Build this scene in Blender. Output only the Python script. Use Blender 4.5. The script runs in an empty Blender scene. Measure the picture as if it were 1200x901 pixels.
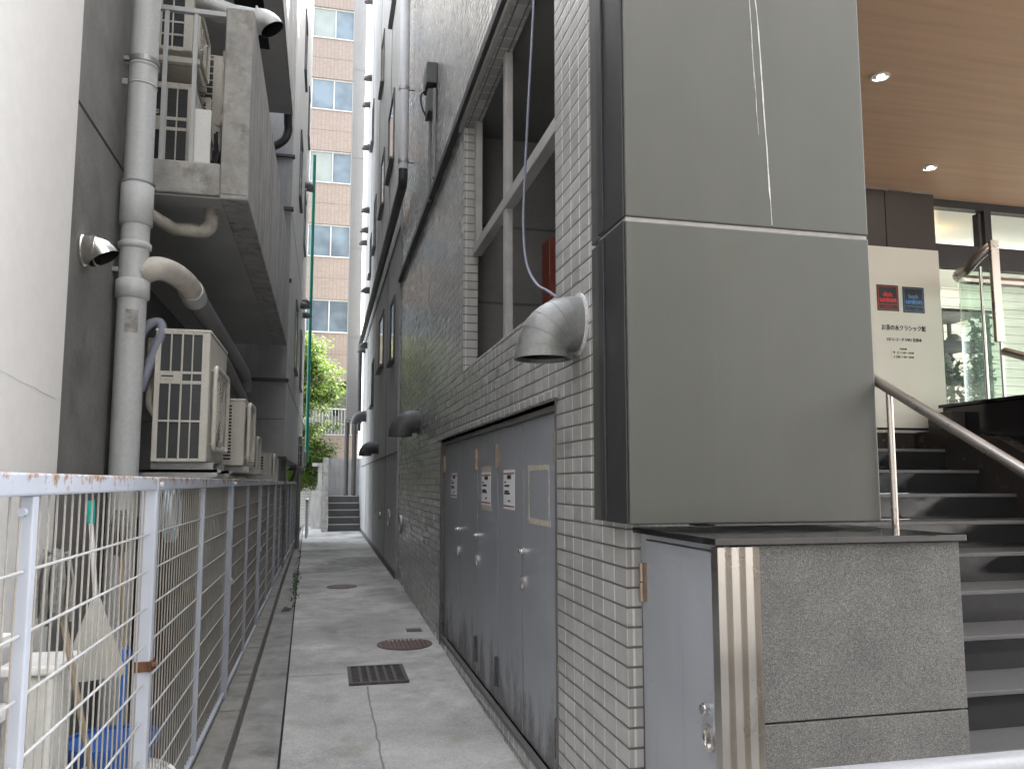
import bpy, math, random
from mathutils import Vector, Matrix
random.seed(7)
PI = math.pi
sc = bpy.context.scene
col = sc.collection

# ------------------------------------------------------------------ materials
class N:
    def __init__(s, name):
        s.m = bpy.data.materials.new(name); s.m.use_nodes = True
        s.t = s.m.node_tree; s.n = s.t.nodes; s.l = s.t.links
        s.n.clear()
        s.out = s.n.new('ShaderNodeOutputMaterial')
        s.b = s.n.new('ShaderNodeBsdfPrincipled')
        s.l.new(s.b.outputs[0], s.out.inputs[0])
        s._pos = None
    def put(s, sock, v):
        if v is None: return
        if hasattr(v, 'is_linked') or isinstance(v, bpy.types.NodeSocket): s.l.new(v, sock)
        else:
            if isinstance(v, (tuple, list)) and len(v) == 3 and sock.type == 'RGBA': v = (*v, 1)
            sock.default_value = v
    def pos(s):
        if s._pos is None:
            s._geo = s.n.new('ShaderNodeNewGeometry'); s._pos = s._geo.outputs['Position']
        return s._pos
    def geo(s): s.pos(); return s._geo
    def math(s, op, a, b=None, c=None, clamp=False):
        q = s.n.new('ShaderNodeMath'); q.operation = op; q.use_clamp = clamp
        s.put(q.inputs[0], a); s.put(q.inputs[1], b)
        if c is not None: s.put(q.inputs[2], c)
        return q.outputs[0]
    def sep(s, v):
        q = s.n.new('ShaderNodeSeparateXYZ'); s.l.new(v, q.inputs[0]); return q.outputs
    def comb(s, x, y, z=0.0):
        q = s.n.new('ShaderNodeCombineXYZ'); s.put(q.inputs[0], x); s.put(q.inputs[1], y); s.put(q.inputs[2], z); return q.outputs[0]
    def scale(s, v, xyz):
        q = s.n.new('ShaderNodeVectorMath'); q.operation = 'MULTIPLY'; s.l.new(v, q.inputs[0]); q.inputs[1].default_value = xyz; return q.outputs[0]
    def noise(s, scale=1., detail=3., rough=.55, vec=None, st=(1, 1, 1), dist=0.):
        q = s.n.new('ShaderNodeTexNoise'); q.inputs['Scale'].default_value = scale
        q.inputs['Detail'].default_value = detail; q.inputs['Roughness'].default_value = rough
        q.inputs['Distortion'].default_value = dist
        v = vec or s.pos()
        if st != (1, 1, 1): v = s.scale(v, st)
        s.l.new(v, q.inputs['Vector']); return q.outputs['Fac']
    def white(s, v):
        q = s.n.new('ShaderNodeTexWhiteNoise'); q.noise_dimensions = '3D'; s.l.new(v, q.inputs['Vector']); return q.outputs['Value'], q.outputs['Color']
    def ramp(s, f, stops):
        q = s.n.new('ShaderNodeValToRGB'); e = q.color_ramp.elements
        while len(e) < len(stops): e.new(.5)
        for i, (p, c) in enumerate(stops):
            e[i].position = p
            c = (c, c, c) if isinstance(c, (int, float)) else c
            e[i].color = (*c, 1)
        s.l.new(f, q.inputs[0]); return q.outputs[0]
    def rng(s, f, a, b, c=0., d=1.):
        q = s.n.new('ShaderNodeMapRange'); s.put(q.inputs[0], f)
        for i, v in enumerate((a, b, c, d)): s.put(q.inputs[i + 1], v)
        return q.outputs[0]
    def mix(s, f, a, b, mode='MIX'):
        q = s.n.new('ShaderNodeMix'); q.data_type = 'RGBA'; q.blend_type = mode
        s.put(q.inputs[0], f); s.put(q.inputs[6], a); s.put(q.inputs[7], b); return q.outputs[2]
    def bump(s, h, strength=.3, dist=.01, normal=None):
        q = s.n.new('ShaderNodeBump'); q.inputs['Strength'].default_value = strength; q.inputs['Distance'].default_value = dist
        s.l.new(h, q.inputs['Height'])
        if normal is not None: s.l.new(normal, q.inputs['Normal'])
        return q.outputs[0]
    def set(s, **k):
        names = dict(color='Base Color', rough='Roughness', metal='Metallic', normal='Normal', spec='Specular IOR Level',
                     trans='Transmission Weight', ior='IOR', alpha='Alpha', coat='Coat Weight', ecol='Emission Color', estr='Emission Strength')
        for a, v in k.items(): s.put(s.b.inputs[names[a]], v)
        return s.m

def plain(name, c, rough=.5, metal=0., var=.12, sc_=6., bump=0., bs=60., stain=None, samt=.5, streak=False, spec=.5, fine=.08):
    """paint / plaster / metal with blotches, fine grain and optional stains"""
    k = N(name)
    big = k.noise(sc_, 4); fi = k.noise(sc_ * 18, 3)
    v = k.math('ADD', k.rng(big, .25, .75, 1 - var, 1 + var), k.rng(fi, .25, .75, -fine, fine))
    colr = k.mix(1., c, k.comb(v, v, v), 'MULTIPLY')
    if stain is not None:
        if streak: f = k.noise(1., 5, .6, st=(9, 9, .7))
        else: f = k.noise(sc_ * .6, 6, .65)
        f2 = k.noise(sc_ * .25, 3)
        m = k.math('MULTIPLY', k.rng(f, .5, .72, 0, samt), k.rng(f2, .35, .6, .25, 1.))
        colr = k.mix(m, colr, stain)
    kw = dict(color=colr, metal=metal, spec=spec, rough=k.rng(big, .3, .7, max(rough - .07, .02), min(rough + .07, 1)))
    if bump: kw['normal'] = k.bump(k.noise(bs, 4), bump, .004)
    return k.set(**kw)

def tile(name, c1, c2, tw, th, u0, v0, hj, vj, hjc, vjc, rough=.28, tilt=.9, jdepth=.5, dirt=.35, dirtc=(.09, .085, .08)):
    """stack bonded glazed tile; grid picked from the face normal"""
    k = N(name)
    p = k.sep(k.pos()); nn = k.sep(k.geo().outputs['True Normal'])
    ny = k.math('GREATER_THAN', k.math('ABSOLUTE', nn[1]), .5)
    nz = k.math('GREATER_THAN', k.math('ABSOLUTE', nn[2]), .5)
    u = k.math('ADD', k.math('MULTIPLY', p[0], ny), k.math('MULTIPLY', p[1], k.math('SUBTRACT', 1., ny)))
    v = k.math('ADD', k.math('MULTIPLY', p[0], nz), k.math('MULTIPLY', p[2], k.math('SUBTRACT', 1., nz)))
    us = k.math('DIVIDE', k.math('SUBTRACT', u, u0), tw); vs = k.math('DIVIDE', k.math('SUBTRACT', v, v0), th)
    fu = k.math('FRACT', us); fv = k.math('FRACT', vs)
    cell = k.comb(k.math('FLOOR', us), k.math('FLOOR', vs), k.math('FLOOR', k.math('MULTIPLY', ny, 3.)))
    r, rc = k.white(cell)
    rs = k.sep(rc)
    du = k.math('SUBTRACT', .5, k.math('ABSOLUTE', k.math('SUBTRACT', fu, .5)))   # distance to vertical joint (cell units)
    dv = k.math('SUBTRACT', .5, k.math('ABSOLUTE', k.math('SUBTRACT', fv, .5)))
    ju = k.rng(du, vj / tw * .35, vj / tw * .65, 1, 0); jv = k.rng(dv, hj / th * .35, hj / th * .65, 1, 0)
    base = k.mix(r, c1, c2)
    bl = k.noise(9., 3); base = k.mix(1., base, k.comb(*[k.rng(bl, .3, .7, .93, 1.07)] * 3), 'MULTIPLY')
    d = k.noise(1.3, 6, .65); st = k.noise(1., 5, .6, st=(6, 6, .6))
    base = k.mix(k.math('MULTIPLY', k.rng(d, .48, .75, 0, dirt), k.rng(st, .4, .65)), base, dirtc)
    jn = k.noise(25., 3)
    hc = k.mix(jn, hjc, tuple(x * 1.6 for x in hjc)); vc = k.mix(jn, vjc, tuple(x * .85 for x in vjc))
    colr = k.mix(ju, base, vc); colr = k.mix(jv, colr, hc)
    hu = k.rng(du, 0., vj / tw * 1.2, 0, 1); hv = k.rng(dv, 0., hj / th * 1.2, 0, 1)
    h = k.math('MINIMUM', hu, hv)
    tl = k.math('ADD', k.math('MULTIPLY', k.math('SUBTRACT', rs[0], .5), fu), k.math('MULTIPLY', k.math('SUBTRACT', rs[1], .5), fv))
    wob = k.noise(14., 2)
    hh = k.math('ADD', k.math('MULTIPLY', h, jdepth), k.math('ADD', k.math('MULTIPLY', tl, tilt), k.math('MULTIPLY', wob, .04)))
    jm = k.math('MAXIMUM', ju, jv)
    return k.set(color=colr, rough=k.math('ADD', k.math('MULTIPLY', jm, .5), k.rng(rs[2], 0, 1, rough - .05, rough + .08)), normal=k.bump(hh, .8, .004))

M = {}
M['tile'] = tile('grey_glazed_tile', (.40, .392, .378), (.34, .335, .325), .142, .078, 3.072, .914, .010, .010, (.08, .072, .065), (.60, .58, .545), rough=.22, tilt=.14, jdepth=.5)
M['tilefar'] = tile('beige_facade_tile', (.245, .195, .160), (.215, .170, .14), .16, .09, 0, 0, .014, .014, (.18, .15, .125), (.17, .14, .12), rough=.5, tilt=.3, dirt=.15, dirtc=(.18, .15, .13))
M['plaster_dark'] = plain('grey_spray_plaster', (.42, .42, .41), .75, var=.12, sc_=1.2, bump=.4, bs=90, stain=(.14, .14, .135), samt=.55, streak=True)
M['plaster_white'] = plain('white_plaster', (.70, .69, .675), .8, var=.03, sc_=.8, bump=.25, bs=130, fine=.03)
M['concrete'] = plain('bare_concrete', (.40, .393, .38), .85, var=.24, sc_=3.2, bump=.5, bs=45, stain=(.09, .085, .078), samt=.85, streak=True)
M['concrete_wall'] = plain('dark_stained_concrete', (.175, .172, .165), .85, var=.22, sc_=3., bump=.4, bs=40, stain=(.07, .067, .06), samt=.7, fine=.12)
M['concrete_light'] = plain('weathered_concrete', (.38, .37, .35), .9, var=.28, sc_=7, bump=.7, bs=40, stain=(.09, .085, .072), samt=1., fine=.14)
M['soffit'] = plain('dark_soffit', (.45, .445, .44), .9, var=.12, sc_=1.5, bump=.2, bs=30)
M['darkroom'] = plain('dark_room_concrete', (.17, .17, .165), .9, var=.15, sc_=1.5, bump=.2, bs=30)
M['block'] = plain('grey_panel_cladding', (.36, .365, .37), .8, var=.14, sc_=1.6, bump=.3, bs=70, stain=(.12, .12, .115), samt=.5, streak=True)
M['wing_white'] = plain('off_white_render', (.62, .62, .59), .8, var=.08, sc_=1.2, bump=.25, bs=70, stain=(.36, .36, .34), samt=.5, streak=True)
M['block_edge'] = plain('dark_ledge', (.09, .09, .09), .7)
M['pvc'] = plain('grey_pvc_pipe', (.50, .51, .52), .42, var=.05, sc_=3, stain=(.30, .29, .27), samt=.35, streak=True)
M['pvc_dirty'] = plain('rust_stained_pvc', (.48, .45, .40), .55, var=.25, sc_=9, stain=(.20, .12, .06), samt=1.)
M['pvc_dark'] = plain('dark_grey_pipe', (.22, .22, .22), .55, var=.1, sc_=5, stain=(.1, .1, .1))
M['hose_blue_grey'] = plain('slate_hose', (.22, .23, .29), .5)
M['hose_cream'] = plain('cream_insulation', (.55, .51, .44), .8, bump=.2)
M['blackpaint'] = plain('black_metal', (.035, .035, .037), .45, var=.2, sc_=4)
M['ac'] = plain('cream_ac_paint', (.56, .535, .48), .45, var=.08, sc_=3, stain=(.22, .19, .15), samt=.55, streak=True)
M['ac_dark'] = plain('ac_coil_dark', (.03, .033, .037), .4)
M['ac_fin'] = plain('ac_coil_fin', (.09, .095, .10), .45, metal=.4)
M['white_plastic'] = plain('white_plastic', (.74, .74, .72), .4, var=.05, sc_=4)
M['dustpan_white'] = plain('dull_white_plastic', (.52, .51, .48), .5, var=.1, sc_=8)
M['blue_plastic'] = plain('blue_plastic', (.03, .12, .42), .35)
M['teal'] = plain('teal_plastic', (.0, .35, .30), .4)
M['mop'] = plain('grey_mop_yarn', (.20, .20, .19), .95, var=.4, sc_=40, bump=.8, bs=150)
M['woodpole'] = plain('worn_wood_pole', (.36, .29, .21), .6)
M['clearhose'] = plain('milky_hose', (.45, .52, .58), .25)
M['galv'] = plain('galvanised_steel', (.36, .365, .36), .42, metal=.75, var=.15, sc_=8, stain=(.25, .24, .22), samt=.5)
M['galv_dirty'] = plain('limed_galvanised_duct', (.22, .225, .22), .5, metal=.55, var=.22, sc_=9, stain=(.42, .41, .39), samt=.85, bump=.15, bs=60)
M['duct_dark'] = plain('dark_grey_duct', (.085, .085, .088), .5, var=.2, sc_=8)
M['steel'] = plain('brushed_stainless', (.58, .55, .51), .30, metal=1., var=.03, sc_=3, fine=.02)
M['bronze'] = plain('warm_stainless', (.50, .45, .41), .28, metal=1., var=.03, sc_=3, fine=.02)
M['hinge'] = plain('worn_brass_hinge', (.34, .27, .21), .38, metal=.8, var=.15, sc_=20)
M['polish'] = plain('polished_steel', (.72, .70, .67), .16, metal=1., var=.02, sc_=3)
M['door_inner'] = plain('grey_door_paint', (.285, .297, .32), .42, var=.06, sc_=2.5, stain=(.10, .095, .09), samt=.5, bump=.05, bs=12)
def m_door():
    k = N('grey_door_paint_soiled')
    p = k.sep(k.pos()); a = k.noise(2.5, 4); d = k.noise(1., 5, .65, st=(5, 5, 2.2)); f = k.noise(26., 4); s2 = k.noise(1., 5, .6, st=(22, 22, 1.1))
    v = k.rng(a, .3, .7, .93, 1.07)
    c = k.mix(1., (.285, .297, .32), k.comb(v, v, v), 'MULTIPLY')
    m = k.math('MULTIPLY', k.rng(k.math('ADD', d, k.rng(p[2], .05, .75, .24, -.18)), .52, .72), k.rng(f, .3, .6, .55, 1.))
    c = k.mix(k.math('MULTIPLY', m, .75), c, (.11, .10, .09))
    c = k.mix(k.math('MULTIPLY', k.rng(s2, .60, .72), .28), c, (.13, .125, .12))
    c = k.mix(k.math('MULTIPLY', k.rng(f, .70, .73), .6), c, (.08, .07, .065))
    return k.set(color=c, rough=k.math('ADD', .38, k.math('MULTIPLY', m, .35)), normal=k.bump(k.noise(9., 2), .05, .004))
M['door'] = m_door()
M['door_frame'] = plain('dark_door_frame', (.11, .105, .10), .5)
M['mullion'] = plain('weathered_cream_mullion', (.37, .36, .345), .5, var=.1, sc_=6, stain=(.22, .2, .18))
M['red'] = plain('rust_red_panel', (.22, .05, .03), .5)
M['paper'] = plain('notice_paper', (.72, .72, .72), .7, var=.03)
M['tape'] = plain('old_tape', (.48, .44, .36), .6, var=.3, sc_=30, stain=(.16, .14, .11), samt=.9)
M['ink'] = plain('black_ink', (.02, .02, .02), .6)
M['inkred'] = plain('dark_red_ink', (.32, .05, .06), .6)
M['red_logo'] = plain('red_logo_ink', (.78, .05, .06), .5)
M['blue_logo'] = plain('blue_logo_ink', (.10, .29, .62), .5)
M['logo_black'] = plain('logo_black', (.025, .022, .024), .45)
M['sticker_cream'] = plain('cream_sticker', (.76, .72, .63), .6, var=.02)
M['sign'] = plain('ivory_sign_board', (.74, .71, .64), .55, var=.02, sc_=2, fine=.01)
M['brownpanel'] = plain('dark_brown_panel', (.05, .041, .036), .5, var=.12, sc_=4)
M['frame_black'] = plain('shopfront_frame', (.03, .03, .033), .4)
M['whitesteel'] = plain('off_white_shaft', (.23, .23, .228), .6, var=.06, sc_=1, stain=(.18, .18, .175), samt=.5, streak=True)
M['facade_plain'] = plain('pale_render', (.28, .275, .24), .8, var=.05, sc_=.6)
M['white_frame'] = plain('white_window_frame', (.45, .45, .44), .45)
M['curtain'] = plain('pale_curtain', (.24, .27, .25), .8, var=.15, sc_=1.5)
M['green_pipe'] = plain('green_pipe', (.0, .20, .13), .45)
M['bark'] = plain('bark', (.12, .09, .065), .9, var=.3, sc_=14, bump=.8, bs=40)
M['iron'] = plain('rusty_cast_iron', (.17, .12, .105), .65, var=.25, sc_=20, bump=.5, bs=120, metal=.2)
M['iron_dark'] = plain('dark_cast_iron', (.10, .092, .088), .6, var=.3, sc_=20, bump=.4, bs=90, metal=.3)
M['pit'] = plain('drain_pit', (.01, .01, .01), .9)
M['asphalt'] = plain('asphalt', (.06, .06, .062), .9, var=.15, sc_=1, bump=.6, bs=200, fine=.2)
M['yard'] = plain('yard_concrete', (.10, .097, .09), .9, var=.2, sc_=3, bump=.3, bs=40, stain=(.08, .075, .06))
M['kerbm'] = plain('mossy_kerb', (.22, .215, .20), .9, var=.32, sc_=7, bump=.6, bs=50, stain=(.085, .09, .06), samt=.8)
M['gutter'] = plain('gutter_concrete', (.27, .265, .255), .9, var=.28, sc_=5, bump=.4, bs=60, stain=(.09, .09, .075), samt=.9, fine=.14)
M['step'] = plain('dark_step_riser', (.10, .10, .10), .6, var=.2, sc_=4)
M['nosing'] = plain('step_nosing', (.42, .42, .40), .45, metal=.3)
M['stone_black'] = plain('polished_black_stone', (.012, .012, .013), .10, var=.2, sc_=12, fine=.2)
M['stone_brown'] = plain('dark_brown_stone', (.035, .030, .028), .22, var=.2, sc_=10, fine=.2)
M['guard'] = plain('white_guard_pipe', (.25, .253, .27), .4, var=.03)
M['terrain'] = plain('ground', (.14, .14, .135), .95, var=.2, sc_=.5)
M['plant'] = plain('weed_leaf', (.07, .13, .035), .6, var=.3, sc_=40)
M['shelfwood'] = plain('shelf_dark', (.05, .045, .042), .5)
M['shopthing'] = plain('shop_goods', (.30, .30, .27), .6, var=.6, sc_=9)
M['bulk'] = plain('street_facade', (.36, .35, .335), .8, var=.08, sc_=1)
M['streetglass'] = plain('street_window_glass', (.05, .06, .07), .08, var=.05)

def m_column(name, c):
    k = N(name)
    a = k.noise(2., 3, st=(1, 1, .6)); f = k.noise(320., 2); s2 = k.noise(1., 4, st=(26, 26, .35))
    v = k.math('ADD', k.rng(a, .3, .7, .93, 1.06), k.math('ADD', k.rng(f, .3, .7, -.02, .02), k.rng(s2, .55, .75, 0, .07)))
    return k.set(color=k.mix(1., c, k.comb(v, v, v), 'MULTIPLY'), metal=.4, rough=k.rng(s2, .4, .7, .42, .50), normal=k.bump(k.noise(1.6, 2, st=(1, 1, .5)), .10, .03))
M['column'] = m_column('grey_green_metal_panel', (.090, .091, .083))
M['column_dark'] = plain('dark_charcoal_panel', (.040, .039, .041), .38, metal=.2, var=.06, sc_=3)
M['lime'] = plain('lime_drip', (.60, .60, .59), .8, var=.3, sc_=40)
M['seam'] = plain('panel_sealant', (.36, .34, .33), .7, var=.15, sc_=20)

def m_granite():
    k = N('flamed_granite')
    v1 = k.n.new('ShaderNodeTexVoronoi'); v1.inputs['Scale'].default_value = 420; k.l.new(k.pos(), v1.inputs['Vector'])
    r = k.sep(v1.outputs['Color'])[0]
    n2 = k.noise(700., 2); n3 = k.noise(5., 4); n4 = k.noise(1.6, 5)
    c = k.ramp(r, [(0., (.05, .049, .048)), (.35, (.105, .102, .099)), (.7, (.135, .132, .127)), (1., (.23, .225, .215))])
    v = k.math('MULTIPLY', k.rng(n2, .3, .7, .72, 1.25), k.math('MULTIPLY', k.rng(n3, .3, .7, .88, 1.12), k.rng(n4, .3, .7, .9, 1.08)))
    return k.set(color=k.mix(1., c, k.comb(v, v, v), 'MULTIPLY'), rough=.62, normal=k.bump(n2, .5, .003))
M['granite'] = m_granite()

def m_slabtread():
    k = N('tread_granite')
    n2 = k.noise(300., 2); n3 = k.noise(3., 5)
    c = k.ramp(n2, [(.3, (.05, .05, .052)), (.7, (.135, .132, .134))])
    v = k.rng(n3, .3, .7, .85, 1.12)
    return k.set(color=k.mix(1., c, k.comb(v, v, v), 'MULTIPLY'), rough=.32, normal=k.bump(n2, .12, .002))
M['tread'] = m_slabtread()

def m_floor():
    k = N('alley_concrete')
    p = k.sep(k.pos())
    a = k.noise(1.1, 6, .65); b = k.noise(5., 5, .6); f = k.noise(70., 4, .6); g = k.noise(.5, 4, dist=.6)
    v = k.math('ADD', k.rng(a, .3, .7, .76, 1.16), k.math('ADD', k.rng(b, .3, .7, -.17, .17), k.rng(f, .3, .7, -.2, .2)))
    c = k.mix(1., (.50, .495, .48), k.comb(v, v, v), 'MULTIPLY')
    # repair patches: rectangular sheets with own tone
    cellv = k.comb(k.math('FLOOR', k.math('MULTIPLY', k.math('ADD', p[0], k.math('MULTIPLY', k.noise(4., 2), .05)), 1.55)), k.math('FLOOR', k.math('MULTIPLY', k.math('ADD', p[1], k.math('MULTIPLY', k.noise(3., 2), .06)), .52)), 3.)
    r, _ = k.white(cellv)
    c = k.mix(1., c, k.comb(*[k.rng(r, 0, 1, .94, 1.03)] * 3), 'MULTIPLY')
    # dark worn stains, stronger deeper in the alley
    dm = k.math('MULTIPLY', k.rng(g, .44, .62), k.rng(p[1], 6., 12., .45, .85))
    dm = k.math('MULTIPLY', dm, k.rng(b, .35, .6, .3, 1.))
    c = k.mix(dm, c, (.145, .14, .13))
    # moss tint near left edge
    mm = k.math('MULTIPLY', k.rng(k.noise(2.6, 5), .52, .68), .35)
    c = k.mix(mm, c, (.17, .18, .10))
    # fine pits
    pit = k.rng(k.noise(150., 2), .66, .72)
    c = k.mix(k.math('MULTIPLY', pit, .6), c, (.12, .115, .105))
    # cracks / joints
    w = k.math('MULTIPLY', k.math('SUBTRACT', k.noise(3., 4), .5), .05)
    xl = k.math('ABSOLUTE', k.math('SUBTRACT', k.math('ADD', p[0], w), .385))
    j1 = k.math('MULTIPLY', k.rng(xl, .003, .009, 1, 0), k.math('LESS_THAN', p[1], 6.9))
    yl = k.math('ABSOLUTE', k.math('SUBTRACT', k.math('ADD', p[1], w), 7.35))
    j2 = k.math('MULTIPLY', k.rng(yl, .004, .012, 1, 0), k.math('LESS_THAN', p[0], .22))
    yl2 = k.math('ABSOLUTE', k.math('SUBTRACT', k.math('ADD', p[1], w), 14.6))
    j3 = k.rng(yl2, .01, .03, 1, 0)
    c = k.mix(k.math('MULTIPLY', k.math('MAXIMUM', j1, k.math('MAXIMUM', j2, j3)), .65), c, (.07, .07, .065))
    hh = k.math('ADD', k.math('MULTIPLY', f, .6), b)
    return k.set(color=c, rough=k.rng(a, .3, .7, .75, .92), normal=k.bump(hh, .35, .008))
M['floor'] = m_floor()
M['landing_stone'] = plain('pale_landing_stone', (.42, .41, .39), .5)
M['paving'] = plain('street_paving', (.36, .355, .345), .85, var=.15, sc_=2)

def m_fence():
    k = N('chipped_pale_paint')
    p = k.sep(k.pos())
    a = k.noise(3., 3); r1 = k.noise(22., 6, .7); r2 = k.noise(4., 4)
    v = k.rng(a, .3, .7, .9, 1.08)
    c = k.mix(1., (.47, .50, .57), k.comb(v, v, v), 'MULTIPLY')
    top = k.rng(p[2], 1.60, 1.675, 0., .30)
    rm = k.rng(k.math('ADD', k.math('ADD', r1, k.math('MULTIPLY', r2, .35)), top), .88, 1.0)
    c = k.mix(rm, c, k.mix(k.noise(60., 3), (.17, .085, .045), (.36, .22, .125)))
    return k.set(color=c, rough=k.math('ADD', .38, k.math('MULTIPLY', rm, .45)), normal=k.bump(r1, .12, .004))
M['fence'] = m_fence()
M['wire'] = plain('cream_wire_paint', (.33, .315, .285), .5, var=.12, sc_=4, stain=(.26, .15, .08), samt=.4)
M['wire_h'] = plain('pale_wire_paint', (.46, .47, .47), .45, var=.1, sc_=4, stain=(.26, .15, .08), samt=.4)
M['rust'] = plain('rust', (.13, .06, .03), .85, var=.4, sc_=30)

def m_wood():
    k = N('wood_grain_soffit')
    g = k.noise(1., 4, .6, st=(3., 260., 1.)); b = k.noise(1., 3, st=(.8, 14., 1.))
    c = k.mix(g, (.55, .35, .22), (.57, .37, .235)); v = k.rng(b, .3, .7, .9, 1.1)
    return k.set(color=k.mix(1., c, k.comb(v, v, v), 'MULTIPLY'), rough=.5)
M['wood'] = m_wood()

def m_siding():
    k = N('white_plank_siding')
    p = k.sep(k.pos())
    f = k.math('FRACT', k.math('DIVIDE', p[2], .11))
    l = k.math('LESS_THAN', f, .06)
    v = k.rng(k.noise(6., 3, st=(.3, .3, 4)), .3, .7, .9, 1.08)
    c = k.mix(1., (.66, .64, .58), k.comb(v, v, v), 'MULTIPLY')
    return k.set(color=k.mix(l, c, (.16, .15, .13)), rough=.6)
M['siding'] = m_siding()

def m_glass(name, tint=(.93, .97, .95), rough=.0):
    k = N(name)
    k.n.remove(k.b)
    g = k.n.new('ShaderNodeBsdfGlossy'); g.inputs['Roughness'].default_value = rough; g.inputs['Color'].default_value = (1, 1, 1, 1)
    t = k.n.new('ShaderNodeBsdfTransparent'); t.inputs['Color'].default_value = (*tint, 1)
    k.pos(); q = k.n.new('ShaderNodeVectorMath'); q.operation = 'DOT_PRODUCT'; k.l.new(k._geo.outputs['Normal'], q.inputs[0]); k.l.new(k._geo.outputs['Incoming'], q.inputs[1])
    f = k.math('ADD', .03, k.math('MULTIPLY', .97, k.math('POWER', k.math('SUBTRACT', 1., k.math('ABSOLUTE', q.outputs['Value'])), 5.)))
    mx = k.n.new('ShaderNodeMixShader')
    k.l.new(f, mx.inputs[0]); k.l.new(t.outputs[0], mx.inputs[1]); k.l.new(g.outputs[0], mx.inputs[2])
    k.l.new(mx.outputs[0], k.out.inputs[0]); return k.m
M['glass'] = m_glass('shop_glass'); M['glass_green'] = m_glass('greenish_guard_glass', (.80, .90, .84))
def m_winglass():
    k = N('window_glass')
    n = k.noise(.9, 2)
    return k.set(color=k.mix(k.rng(n, .35, .65), (.08, .10, .12), (.16, .205, .235)), rough=.1, spec=.35)
M['winglass'] = m_winglass()
def m_emit(name, c, s):
    k = N(name); return k.set(color=(.8, .8, .8), ecol=c, estr=s, rough=.3)
M['lamp'] = m_emit('lit_lamp', (1., .9, .78), 25.); M['lamp_warm'] = m_emit('lit_bulb', (1., .6, .25), 12.)

def m_leaf():
    k = N('tree_leaf')
    k.pos(); r = k._geo.outputs['Random Per Island']
    c = k.ramp(r, [(0., (.05, .10, .02)), (.5, (.09, .16, .03)), (1., (.17, .24, .05))])
    k.set(color=c, rough=.45)
    t = k.n.new('ShaderNodeBsdfTranslucent'); k.l.new(k.mix(.5, c, (.25, .40, .05)), t.inputs[0])
    mx = k.n.new('ShaderNodeMixShader'); mx.inputs[0].default_value = .4
    k.l.new(k.b.outputs[0], mx.inputs[1]); k.l.new(t.outputs[0], mx.inputs[2]); k.l.new(mx.outputs[0], k.out.inputs[0])
    return k.m
M['leaf'] = m_leaf()
M['leaf_dark'] = plain('street_tree_leaf', (.06, .10, .03), .6, var=.4, sc_=3)

# ------------------------------------------------------------------ mesh helpers
def frame_of(d):
    d = d.normalized(); a = Vector((0, 0, 1)) if abs(d.z) < .9 else Vector((1, 0, 0))
    u = d.cross(a).normalized(); return u, d.cross(u).normalized()

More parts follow.
